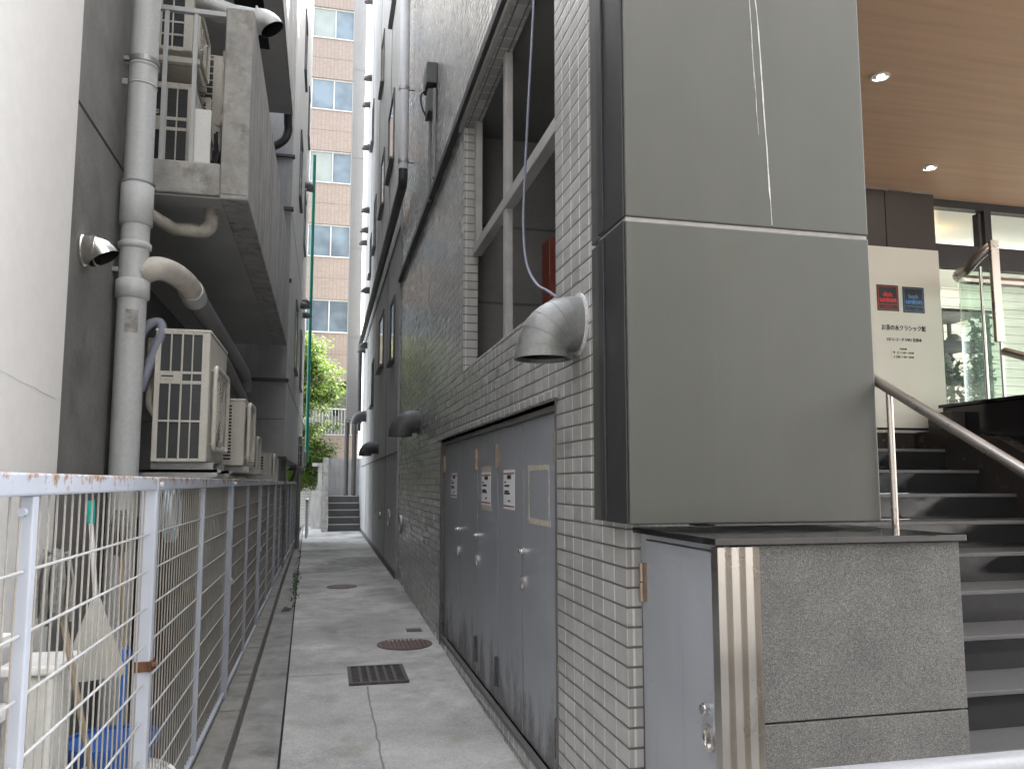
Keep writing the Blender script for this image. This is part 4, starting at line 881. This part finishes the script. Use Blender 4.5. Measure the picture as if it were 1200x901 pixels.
def fan_face(t, x, y0, y1, z0, z1):
    f = MB(); o = .028
    cy, cz = (y0 + y1) / 2, (z0 + z1) / 2; pts = []
    rr = .05
    for (yy, zz, a0) in ((y1 - rr, z1 - rr, 0), (y0 + rr, z1 - rr, 90), (y0 + rr, z0 + rr, 180), (y1 - rr, z0 + rr, 270)):
        for i in range(5): a = math.radians(a0 + i * 22.5); pts.append((x + o, yy + rr * math.cos(a), zz + rr * math.sin(a)))
    pts.append(pts[0]); pts.append(pts[1]); f.tube(pts, .017, 8, False)
    for (yy, zz) in ((y0 + .03, z0 + .03), (y1 - .03, z0 + .03), (y0 + .03, z1 - .03), (y1 - .03, z1 - .03)): f.cyl((x - .002, yy, zz), (x + o, yy, zz), .012, 8)
    f.build('fan_guard', 'ac', t)
    R0 = min(y1 - y0, z1 - z0) / 2 - .03; g = MB()
    MB().cyl((x + .001, cy, cz), (x + .004, cy, cz), R0, 32).build('fan_opening', 'ac_dark', t)
    for i in range(1, 9):
        r = R0 * i / 8; c = [(x + o - .004, cy + r * math.cos(2 * PI * k / 24), cz + r * math.sin(2 * PI * k / 24)) for k in range(26)]; g.tube(c, .0035, 5, False)
    for k in range(8): a = PI * k / 4; g.tube([(x + o - .002, cy + R0 * .1 * math.cos(a), cz + R0 * .1 * math.sin(a)), (x + o - .002, cy + (y1 - y0) / 2 * math.cos(a), cz + (z1 - z0) / 2 * math.sin(a))], .003, 5, False)
    g.build('fan_wires', 'ac', t)
    fb = MB()
    for k in range(3):
        a = 2 * PI * k / 3; u = Vector((0, math.cos(a), math.sin(a))); w = Vector((0, -math.sin(a), math.cos(a))); c = Vector((x + .006, cy, cz)); fb.add([c + u * .03, c + u * R0 * .9 - w * R0 * .25 + Vector((.008, 0, 0)), c + u * R0 * .9 + w * R0 * .3, c + w * .04], [(0, 1, 2, 3)])
    fb.build('fan_blades', 'ac_fin', t)
def ac_slit(name, label, x0, x1, y0, y1, z0, z1, n, group='air conditioner units of the left building', frac=(.12, .62)):
    t = thing(name, label, 'air conditioner', ((x0 + x1) / 2, (y0 + y1) / 2, z0), group); W = x1 - x0; H = z1 - z0
    part('casing', 'ac', t, (x0, y0 + .01, z0, x1, y1, z1 - .018), bevel=.01); part('lid', 'ac', t, (x0 - .004, y0 + .002, z1 - .018, x1 + .004, y1 + .004, z1), bevel=.005)
    part('coil', 'ac_dark', t, (x0 + frac[0] * W, y0 + .005, z0 + .04, x0 + frac[1] * W, y0 + .0095, z1 - .05))
    b = MB(); hh = (H - .09) / n
    for i in range(n + 1): b.box(x0 + frac[0] * W, y0 - .002, z0 + .04 + i * hh - .005, x0 + frac[1] * W, y0 + .006, z0 + .04 + i * hh + .005)
    b.box(x0, y0 - .003, z0 + .001, x0 + frac[0] * W, y0 + .0095, z1 - .02); b.box(x0 + frac[1] * W, y0 - .003, z0 + .001, x1 - .001, y0 + .0095, z1 - .02)
    b.build('side_grille', 'ac', t); fan_face(t, x1, y0 + .08, y1 - .2, z0 + .06 * H, z1 - .06 * H)
    return t
R3 = [(.04, .315, 0), (.335, .385, 2), (.41, .675, 0), (.69, .955, 0)]
ac_grid('air_conditioner', 'large cream air conditioner with three rows of dark slots on a wall bracket', -1.105, -.765, 5.58, 6.50, 1.765, 2.665, R3)
t = thing('wall_bracket', 'steel angle bracket carrying the largest air conditioner', 'bracket', (-1.1, 6, 1.6))
for y in (5.66, 6.36):
    b = MB(); b.prism([(-1.24, y, 1.40), (-1.24, y, 1.735), (-.70, y, 1.735), (-.70, y, 1.69), (-1.02, y, 1.60), (-1.2, y, 1.40)], (0, .02, 0)); b.box(-1.24, y, 1.715, -.68, y + .05, 1.735); b.box(-1.36, y, 1.4, -1.24, y + .05, 2.1); b.build('arm', 'galv', t)
b = MB(); b.box(-1.18, 5.655, 1.635, -1.03, 5.6595, 1.66); b.build('slot', 'pit', t)
ac_slit('air_conditioner', 'cream air conditioner with stacked horizontal slits behind the largest one', -.93, -.66, 6.95, 7.72, 1.79, 2.345, 17)
ac_slit('air_conditioner', 'third cream air conditioner in the row under the balcony', -1.05, -.77, 8.2, 8.97, 1.79, 2.345, 15)
ac_slit('air_conditioner', 'fourth cream air conditioner in the row, partly hidden near the cladding', -1.05, -.80, 9.6, 10.3, 1.74, 2.2, 13)
ac_slit('air_conditioner', 'small beige air conditioner low by the fence top at the end of the row', -.98, -.70, 11.2, 11.9, 1.62, 2.05, 9)
part_ = thing('pipe_rack', 'steel rail under the row of slit air conditioners', 'bracket', (-.8, 9, 1.7))
for y in (7.05, 7.6, 8.3, 8.85, 9.7, 10.2):
    z = 1.735 if y < 9.2 else 1.685; part('arm', 'galv', part_, (-1.94, y, z, -.62, y + .04, z + .05))
MB().tube([(-.9, 6.8, 1.70), (-.9, 11, 1.66)], .03, 8).tube([(-.82, 7.6, 1.66), (-.82, 11, 1.66)], .025, 8).build('lines', 'hose_cream', part_)
tag(part('utility_box', 'ac', None, (-.95, 12.2, 1.4, -.70, 12.9, 2.02), bevel=.01), 'grey-beige utility cabinet beneath the cladding ledge', 'cabinet')
tag(part('utility_box', 'block', None, (-.80, 13.62, 1.2, -.66, 16, 2.3), bevel=.01), 'narrow pale service duct below the rear wing ledge', 'cabinet') if False else None
b = MB(); b.cyl((-.80, 14.4, 0), (-.80, 14.4, 2.045), .16, 18); tag(b.build('service_pipe', 'galv'), 'fat upright metal service pipe under the wing ledge', 'pipe')
t = ac_grid('air_conditioner', 'small air conditioner on a post at the far end of the fence', -.82, -.50, 19.9, 20.7, 2.0, 2.56, R3, True)
b = MB(); b.cyl((-.60, 19.95, 0), (-.60, 19.95, 2.75), .05, 10); b.box(-.86, 19.9, 1.93, -.48, 20.7, 1.968); b.tube(spline([(-.66, 19.9, 1.97), (-.72, 19.8, 1.75), (-.8, 19.8, 1.6), (-.85, 19.9, 1.2)], 5), .05, 10); tag(b.build('support_post', 'pvc_dark'), 'thin grey post carrying the far air conditioner', 'post')
# balcony units
ac_grid('air_conditioner', 'lower cream air conditioner standing on the balcony slab behind the bars', -1.50, -1.075, 6.5, 7.35, 4.11, 4.82, [(.07, .40, 0), (.44, .52, 2), (.56, .96, 0)])
ac_slit('air_conditioner', 'tall slit-sided air conditioner behind the white panel on the balcony', -1.26, -1.02, 7.5, 8.3, 4.6, 5.62, 14, frac=(.1, .68))
ac_grid('air_conditioner', 'upper air conditioner with a fine grid on the balcony rack', -1.62, -1.14, 6.62, 7.4, 5.14, 5.75, [(.05, .2, 0), (.23, .38, 0), (.41, .56, 0), (.59, .74, 0), (.77, .92, 0)])
t = thing('balcony_rack', 'cream steel rack holding the upper balcony air conditioner', 'bracket', (-1.4, 7, 4.07)); part('beam', 'ac', t, (-1.7, 6.62, 5.06, -1.08, 6.67, 5.105), (-1.7, 7.3, 5.06, -1.08, 7.35, 5.105)); part('upright', 'ac', t, (-1.12, 7.3, 4.07, -1.08, 7.34, 5.06), (-1.7, 7.3, 4.07, -1.66, 7.34, 5.06))
tag(part('leaning_board', 'white_plastic', None, (-1.07, 6.36, 4.075, -.93, 6.40, 4.56), bevel=.004), 'upright blank white board leaning on the balcony', 'board')
b = MB()
for i in range(26):
    p = Vector((-.88 + random.uniform(-.05, .05), 6.6 + random.uniform(-.1, .2), 4.08)); b.tube([p, p + Vector((random.uniform(-.04, .04), random.uniform(-.05, .05), random.uniform(.15, .42)))], .012, 5)
tag(b.build('black_bundle', 'blackpaint'), 'dark bundle of cables at the balcony edge', 'bundle')
t = thing('balcony_railing', 'thin pale steel railing closing the balcony end', 'railing', (-1.1, 6.3, 4.07))
part('top_bar', 'pvc', t, (-1.6, 6.28, 5.30, -.84, 6.32, 5.34), bevel=.004)
for x in (-1.275, -1.06, -1.49): part('bar', 'pvc', t, (x - .016, 6.285, 4.07, x + .016, 6.315, 5.30), bevel=.003)
t = thing('exhaust_duct', 'shiny exhaust duct ending in a hood above the balcony parapet', 'duct', (-.9, 6.75, 5.5))
b = MB(); b.tube([(-1.9, 6.75, 5.75), (-1.3, 6.75, 5.72), (-1.1, 6.75, 5.66), (-.85, 6.75, 5.585), (-.62, 6.75, 5.57)], .095, 20); b.build('pipe', 'galv', t)
bell(t, (-.66, 6.75, 5.57), .105, .10, m='galv')
tag(MB().tube(spline([(-.95, 7.2, 5.5), (-.92, 7.2, 5.2), (-.9, 7.2, 4.98), (-.97, 7.2, 4.86), (-1.0, 7.2, 4.8)], 6), .03, 10).build('hose', 'hose_cream'), 'cream hose hanging beside the balcony parapet', 'hose')

# ------------------------------------------------------------------ mesh fence
F = thing('mesh_fence', 'rusty pale blue-grey steel mesh fence along the left of the alley', 'fence', (-.69, 9, .12))
FX = -.69; fy1 = 22.2
ft = lambda y: 1.672 if y < 13 else 1.672 + 0 * y
posts = [.73 + 2.8 * i for i in range(9) if .73 + 2.8 * i < fy1]
for i, p in enumerate(posts):
    zb = .10 + gz(max(p, 2.4))
    MB().box(FX - .03, p - .03, zb, FX + .03, p + .03, 1.668).build('post', 'fence', F, .008)
    for z in (1.64, .92):
        b = MB(); b.box(FX + .0305, p - .045, z - .02, FX + .036, p + .045, z + .02); b.box(FX - .036, p - .036, z - .02, FX + .036, p - .0305, z + .02); b.cyl((FX + .034, p - .012, z), (FX + .05, p - .012, z), .012, 10); b.build('clamp', 'rust' if (z < 1 and i == 1) else 'fence', F)
    if i < len(posts) - 1: q = posts[i + 1]
    else: q = fy1
    a, c = p + .032, q - .032; zb2 = .15 + gz(max(p, 2.4))
    fr = MB(); fr.box(FX - .02, a, 1.618, FX + .024, c, 1.672); fr.build('top_rail', 'fence', F, .006)
    fr = MB(); fr.box(FX - .012, a, zb2, FX + .018, c, zb2 + .03); fr.build('bottom_rail', 'fence', F, .005)
    mid = (p + q) / 2
    fr = MB(); fr.box(FX - .012, mid - .018, zb2 + .031, FX + .02, mid + .018, 1.617); fr.cyl((FX + .0, mid - .02, 1.58), (FX + .0, mid - .04, 1.58), .01, 8); fr.build('frame_bar', 'fence', F, .004)
    w = MB(); n = int((c - a) / .066)
    for j in range(1, n):
        y = a + (c - a) * j / n
        if abs(y - mid) < .025: continue
        x = FX - .004
        w.tube([(x, y, zb2 + .03), (x, y, 1.62)], (.003 if p < 5 else .0034), 5 if p > 5 else 7, False)
    w.build('vertical_wires', 'wire', F)
    w = MB(); zz = zb2 + .03 + .13
    while zz < 1.56:
        w.tube([(FX + .0034, a, zz), (FX + .0034, mid - .02, zz)], .0042, 6 if p > 5 else 8, False); w.tube([(FX + .0034, mid + .02, zz), (FX + .0034, c, zz)], .0042, 6 if p > 5 else 8, False); zz += .1475
    w.build('horizontal_wires', 'wire_h', F)
F2 = thing('mesh_fence', 'short stretch of dark mesh fence beyond the first, beside the steps', 'fence', (-.45, 24.5, 0))
b = MB()
for y in (23.4, 24.4, 25.4): b.box(-.50, y, 0, -.44, y + .06, 1.15)
b.box(-.50, 23.4, 1.1, -.44, 25.4, 1.16); b.build('frame', 'fence', F2)
b = MB()
for i in range(24): b.tube([(-.47, 23.4 + i * .083, .1), (-.47, 23.4 + i * .083, 1.12)], .005, 5)
for i in range(7): b.tube([(-.47, 23.4, .15 + i * .15), (-.47, 25.4, .15 + i * .15)], .005, 5)
b.build('wires', 'wire', F2)

# ------------------------------------------------------------------ clutter behind the fence
t = thing('dustpan', 'white triangular long-handled dustpan with teal tip behind the fence', 'dustpan', (-.92, 4.05, .75))
b = MB(); b.prism([(-.985, 3.90, 1.15), (-.955, 3.90, 1.15), (-.845, 3.93, .825), (-.85, 3.93, .80), (-1.085, 3.87, .79), (-1.09, 3.87, .815)], (.012, -.035, 0)); b.build('pan', 'dustpan_white', t, .006)
MB().tube([(-.965, 3.885, 1.13), (-1.0, 3.88, 1.47)], .010, 10).build('handle', 'white_plastic', t); MB().tube([(-1.0, 3.88, 1.47), (-1.005, 3.88, 1.57)], .016, 10).build('tip', 'teal', t)
def mop(label, head, foot, r, L_):
    t = thing('mop', label, 'mop', foot); h = Vector(head); f = Vector(foot)
    MB().tube([f, h], .012, 10).build('handle', 'woodpole', t); b = MB()
    for i in range(70):
        a = random.uniform(0, 2 * PI); rr = random.uniform(.2, 1.) * r; d = Vector((math.cos(a) * rr, math.sin(a) * rr, 0)); u = h + Vector((0, 0, .05 + random.uniform(0, .03)))
        b.tube([u, u + d * .7 + Vector((0, 0, .02)), u + d + Vector((0, 0, -.3 * L_)), u + d * random.uniform(.7, 1.1) + Vector((0, 0, -L_ * random.uniform(.7, 1.)))], .007, 5)
    b.build('yarn', 'mop', t)
mop('grey string mop stood upside down, leaning left of the dustpan', (-.98, 3.36, 1.30), (-.85, 3.85, .02), .07, .24)
mop('second grey string mop in the shade behind the fence post', (-1.05, 4.65, 1.40), (-.95, 4.6, .02), .055, .2)
t = thing('white_box', 'white plastic bin standing behind the fence', 'bin', (-1.0, 3.75, .02)); part('body', 'wing_white', t, (-1.16, 3.42, .02, -.98, 3.68, .92), bevel=.03); part('lid', 'white_plastic', t, (-1.18, 3.40, .925, -.96, 3.70, .96), bevel=.012)
t = thing('bucket', 'blue plastic bucket on the ground behind the fence', 'bucket', (-.96, 4.35, .02))
b = MB(); b.tube([(-.98, 4.36, .02), (-.98, 4.36, .40)], [.15, .20], 28); b.build('body', 'blue_plastic', t); MB().ring((-.98, 4.36, .39), (0, 0, 1), .195, .22, .025, 28).build('rim', 'blue_plastic', t)
t = thing('basin', 'white plastic basin tilted beside the blue bucket', 'basin', (-.85, 4.0, .02)); b = MB(); b.tube([(-.88, 4.12, .05), (-.85, 4.10, .30)], [.14, .20], 24); b.build('body', 'white_plastic', t); MB().ring((-.85, 4.10, .295), (.12, -.08, 1), .195, .215, .02, 28).build('rim', 'white_plastic', t)
tag(MB().tube(spline([(-.88, 4.05, .88), (-.84, 3.9, .80), (-.82, 3.78, .6), (-.83, 3.75, .35), (-.86, 3.85, .15), (-.86, 4.1, .12), (-.84, 4.45, .35), (-.86, 4.5, .6), (-.92, 4.3, .85)], 8), .012, 8).build('hose', 'blue_plastic'), 'loose loop of blue hose behind the fence', 'hose')
b = MB()
for k in range(3): b.tube([(-.96 + .02 * k, 5.45 + .17 * math.cos(2 * PI * i / 28), 1.45 + .17 * math.sin(2 * PI * i / 28)) for i in range(30)], .010, 7, False)
tag(b.build('hose_coil', 'clearhose'), 'coil of translucent pale hose hung behind the fence', 'hose')
b = MB(); b.cyl((-1.05, 5.0, .02), (-1.05, 5.0, .22), .14, 24); tag(b.build('tub', 'clearhose'), 'low round pale tub on the ground behind the second fence panel', 'tub')
t = thing('pipe_stand', 'thin chrome pipes with small shelves against the white wall', 'pipe', (-1.2, 3.3, .02))
MB().tube([(-1.20, 3.20, 1.72), (-1.20, 3.42, .02)], .008, 8).tube([(-1.2, 3.25, 1.66), (-1.2, 3.5, .3)], .006, 8).build('tube', 'polish', t); each('shelf', 'white_plastic', t, (-1.26, 3.0, 1.06, -1.10, 3.34, 1.10), (-1.26, 3.0, .80, -1.1, 3.42, .83))

# ------------------------------------------------------------------ far end of the alley
t = thing('alley_steps', 'five dark steps with pale nosings at the alley end', 'stairs', (.62, 27, 0))
sy, sz = 26.6, gz(26); rs, ts = .225, .27
for k in range(5):
    part('riser', 'step', t, (.15, sy + k * ts, sz + k * rs - .1, 1.165, sy + k * ts + ts + .02, sz + (k + 1) * rs - .03)); part('nosing', 'nosing', t, (.15, sy + k * ts - .02, sz + (k + 1) * rs - .03, 1.165, sy + k * ts + .06, sz + (k + 1) * rs)); part('tread', 'gutter', t, (.15, sy + k * ts + .061, sz + (k + 1) * rs - .029, 1.165, sy + (k + 1) * ts + (1.2 if k == 4 else .02), sz + (k + 1) * rs - .002))
part('side_wall', 'block', t, (1.171, 26.51, -.1, 1.59, 29., 2.45))
tag(part('landing_wall', 'block', None, (.10, 29.0, .8, 1.3, 29.15, 2.50)), 'plain grey wall closing the landing above the steps', 'wall')
t = thing('stair_wall', 'narrow pale concrete wall flanking the left of the far steps', 'wall', (.03, 26.5, 0)); part('wall', 'concrete_light', t, (-.06, 26.2, -.05, .13, 28.9, 1.35)); part('post', 'concrete_light', t, (-.05, 26.25, 1.35, .12, 26.5, 2.44))
tag(part('low_wall', 'concrete', None, (-.42, 28.0, -.05, -.08, 28.4, 1.35)), 'low block wall left of the far steps', 'wall')
t = thing('small_gate_post', 'grey post with flat capital behind the low block wall', 'post', (-.2, 28.6, 0)); part('shaft', 'concrete', t, (-.22, 28.5, 0, -.07, 28.7, 2.2)); part('capital', 'concrete', t, (-.42, 28.45, 2.2, -.07, 28.75, 2.32))
t = thing('duct_shaft', 'tall off-white boxed shaft rising beside the far apartment block', 'duct', (.86, 27.2, 3.2))
part('box', 'whitesteel', t, (.66, 27.0, 3.78, 1.08, 27.6, 21)); part('foot_box', 'pvc_dark', t, (.64, 26.98, 3.72, 1.06, 27.62, 3.779))
for z in (6.5, 9.6, 12.8, 16): part('joint', 'pvc_dark', t, (.655, 26.99, z, 1.085, 27.61, z + .03))
for x in (.72, .98): MB().cyl((x, 28.0, 1.2), (x, 28.0, 3.72), .075, 12).build('post', 'iron_dark', t)
tag(part('shade_block', 'block', None, (1.6, 27.2, -.1, 9, 33, 6.3)), 'unseen low grey block added to shade the steps at the alley end', 'building')  # hidden block added to keep sun off the far steps and landing
A = thing('apartment_block', 'distant beige tiled apartment block with sliding windows', 'building', (0, 36, 0))
wins = [4.69 - .0 + 3.27 * k for k in range(6)]
z_list = [7.96 + 3.27 * k for k in range(5)]
b = MB(); ya = 34.; X0, X1 = -6, 1.35; wx0, wx1 = -1.95, .86
zs = [0, 4.6]; b.quad((X0, ya, -.1), (X1, ya, -.1), (X1, ya, 3.55), (X0, ya, 3.55))
zc = 5.9
for z in z_list:
    b.quad((X0, ya, zc), (X1, ya, zc), (X1, ya, z), (X0, ya, z)); b.quad((X0, ya, z), (wx0, ya, z), (wx0, ya, z + 1.42), (X0, ya, z + 1.42)); b.quad((wx1, ya, z), (X1, ya, z), (X1, ya, z + 1.42), (wx1, ya, z + 1.42)); zc = z + 1.42
    b.quad((wx0, ya, z), (wx1, ya, z), (wx1, ya + .16, z), (wx0, ya + .16, z)); b.quad((wx1, ya, z), (wx1, ya, z + 1.42), (wx1, ya + .16, z + 1.42), (wx1, ya + .16, z)); b.quad((wx0, ya, z + 1.42), (wx0, ya + .16, z + 1.42), (wx1, ya + .16, z + 1.42), (wx1, ya, z + 1.42))
b.quad((X0, ya, zc), (X1, ya, zc), (X1, ya, 26), (X0, ya, 26)); b.quad((X1, ya, -.1), (X1, 44, -.1), (X1, 44, 26), (X1, ya, 26))
b.build('wall', 'tilefar', A)
for i, z in enumerate(z_list):
    part('wall_joint', plain('facade_joint', (.15, .125, .105), .8) if i == 0 else bpy.data.materials['facade_joint'], A, (X0, ya - .004, z - .95, X1, ya - .001, z - .925))
    w = part('window', 'white_frame', A, (wx0, ya + .08, z, wx1, ya + .16, z + .05), (wx0, ya + .08, z + 1.36, wx1, ya + .16, z + 1.42), (wx1 - .06, ya + .08, z + .05, wx1, ya + .16, z + 1.36), (-1.08, ya + .07, z + .05, -.90, ya + .16, z + 1.36), (.0, ya + .09, z + .05, .05, ya + .15, z + 1.36))
    part('pane', 'winglass', w, (wx0, ya + .12, z + .05, -1.08, ya + .13, z + 1.36)); part('pane', 'winglass', w, (-.90, ya + .12, z + .05, .0, ya + .13, z + 1.36)); part('pane', 'winglass', w, (.05, ya + .12, z + .05, wx1 - .06, ya + .13, z + 1.36))
    part('sill', 'white_frame', w, (wx0, ya - .05, z - .04, wx1 + .04, ya + .08, z))
    if i in (2, 4): part('curtain', 'curtain', w, (-.88, ya + .05 + .064, z + .06, -.02, ya + .05 + .068, z + 1.34))
b = MB(); b.quad((X0, 35.4, 3.5), (X1, 35.4, 3.5), (X1, 35.4, 6), (X0, 35.4, 6)); b.quad((X0, ya, 3.55), (X1, ya, 3.55), (X1, 35.4, 3.55), (X0, 35.4, 3.55)); b.quad((X0, ya, 5.9), (X0, 35.4, 5.9), (X1, 35.4, 5.9), (X1, ya, 5.9)); b.build('loggia', 'facade_plain', A)
q = MB(); q.box(X0, ya + .02, 4.68, X1, ya + .06, 4.74); q.box(X0, ya + .02, 3.60, X1, ya + .06, 3.64)
for i in range(56): q.box(-6 + i * .13, ya + .03, 3.64, -6 + i * .13 + .03, ya + .05, 4.68)
q.build('railing', 'white_frame', A)
b = MB(); b.tube([(.42, 35., 4.5), (.42, 35., 4.72), (.42, 35., 4.86), (.42, 35, 4.92)], [.1, .17, .15, .05], 14); tag(b.build('balcony_pot', 'pit'), 'round dark object showing above the far balcony railing', 'pot')
tag(part('shutter_wall', 'siding', None, (-1.6, 31.0, -.1, .3, 31.1, 2.1)), 'beige slatted wall behind the tree base', 'wall')

# tree at the alley end
T = thing('tree', 'bright green broadleaf tree at the alley end in front of the beige block', 'tree', (-.9, 29.6, 0))
random.seed(21)
b = MB(); br = []
trunk = spline([(-.95, 29.6, 0), (-.9, 29.6, 1.2), (-.98, 29.55, 2.4), (-.85, 29.6, 3.6), (-.9, 29.6, 4.8), (-.85, 29.6, 6.2)], 6)
b.tube(trunk, [.10 - .08 * i / len(trunk) for i in range(len(trunk))], 10)
cl = []
for k in range(84):
    z = random.uniform(1.3, 6.6); x0 = -.9; reach = (.5 + .75 * math.sin(PI * min(1, (6.9 - z) / 5.6)))
    a = random.uniform(0, 2 * PI); d = Vector((math.cos(a) * 1.05, math.sin(a) * .8, random.uniform(-.05, .45))); p = Vector((x0, 29.6, z)); e = p + d * reach * random.uniform(.6, 1.15)
    m_ = (p + e) / 2 + Vector((0, 0, .12)); b.tube([p, m_, e], [.022, .014, .006], 6); cl.append(e); cl.append(m_ + Vector((random.uniform(-.1, .1), random.uniform(-.2, .2), .05)))
b.build('trunk', 'bark', T)
b = MB()
for c in cl:
    for i in range(120):
        v = Vector((random.gauss(0, .20), random.gauss(0, .20), random.gauss(0, .11))); p = c + v
        d = Vector((v.x + random.gauss(0, .1), v.y + random.gauss(0, .1), -.12 + random.gauss(0, .08))).normalized(); u, w = frame_of(d); u = (u + Vector((0, 0, random.uniform(-.5, .5)))).normalized(); s = random.uniform(.11, .2)
        b.add([p, p + d * s * .4 + u * s * .2, p + d * s, p + d * s * .4 - u * s * .2], [(0, 1, 2, 3)])
b.build('crown', 'leaf', T)

# ------------------------------------------------------------------ across the street (seen only in reflections)
S = thing('street_building', 'plain grey office building across the street behind the viewer', 'building', (0, -16, 0))
part('wall', 'bulk', S, (-26, -24, -.1, 34, -9.3, 30))
b = MB()
for i in range(13):
    for k in range(8): b.box(-24.5 + i * 3.8, -9.3, 1.2 + k * 3.5, -22 + i * 3.8, -9.27, 3.2 + k * 3.5)
b.build('windows', 'streetglass', S)
for x, y in ((-7, -7.0), (5.5, -7.0)):
    tt = thing('street_tree', 'round leafy street tree across the road behind the viewer', 'tree', (x, y, 0), 'street trees across the road')
    MB().tube([(x, y, -.1), (x, y, 3), (x + .1, y, 5)], [.16, .12, .06], 10).build('trunk', 'bark', tt); bush('', '', (x, y, 5.2), (2.1, 1.8, 2.2), 2600, .34, '').build('crown', 'leaf', tt)

# ------------------------------------------------------------------ light, sky, camera
SUN = Vector((.45, .45, .77)).normalized()
w = bpy.data.worlds.new('World'); sc.world = w; w.use_nodes = True; nt = w.node_tree
sky = nt.nodes.new('ShaderNodeTexSky'); sky.sky_type = 'NISHITA'; sky.sun_disc = False
el = math.asin(SUN.z); sky.sun_elevation = el; sky.sun_rotation = math.atan2(SUN.x, SUN.y); sky.dust_density = 4.; sky.air_density = 1.; sky.ozone_density = 1.
hs_ = nt.nodes.new('ShaderNodeHueSaturation'); hs_.inputs['Saturation'].default_value = .35
bg = nt.nodes['Background']; nt.links.new(sky.outputs[0], hs_.inputs['Color']); nt.links.new(hs_.outputs[0], bg.inputs['Color']); bg.inputs['Strength'].default_value = .15
ld = bpy.data.lights.new('sun', 'SUN'); ld.energy = 2.2; ld.angle = math.radians(.53); ld.color = (1., .95, .88)
so = bpy.data.objects.new('sun', ld); col.objects.link(so); so.rotation_euler = (-SUN).to_track_quat('-Z', 'Y').to_euler(); so.location = (10, 0, 30)
cd = bpy.data.cameras.new('camera'); cd.sensor_width = 36; cd.lens = 27.9; cd.shift_y = .0153; cd.clip_start = .05; cd.clip_end = 2000
co = bpy.data.objects.new('camera', cd); col.objects.link(co); co.location = (0, 0, 1.65); co.rotation_euler = (math.radians(95.9), 0, math.radians(-13.241)); sc.camera = co
sc.view_settings.view_transform = 'Standard'; sc.view_settings.look = 'None'; sc.view_settings.exposure = 3.28; sc.view_settings.gamma = 1
sc.render.engine = 'CYCLES'
sc.cycles.max_bounces = 8; sc.cycles.diffuse_bounces = 5; sc.cycles.glossy_bounces = 4; sc.cycles.transparent_max_bounces = 8; sc.cycles.sample_clamp_indirect = 8
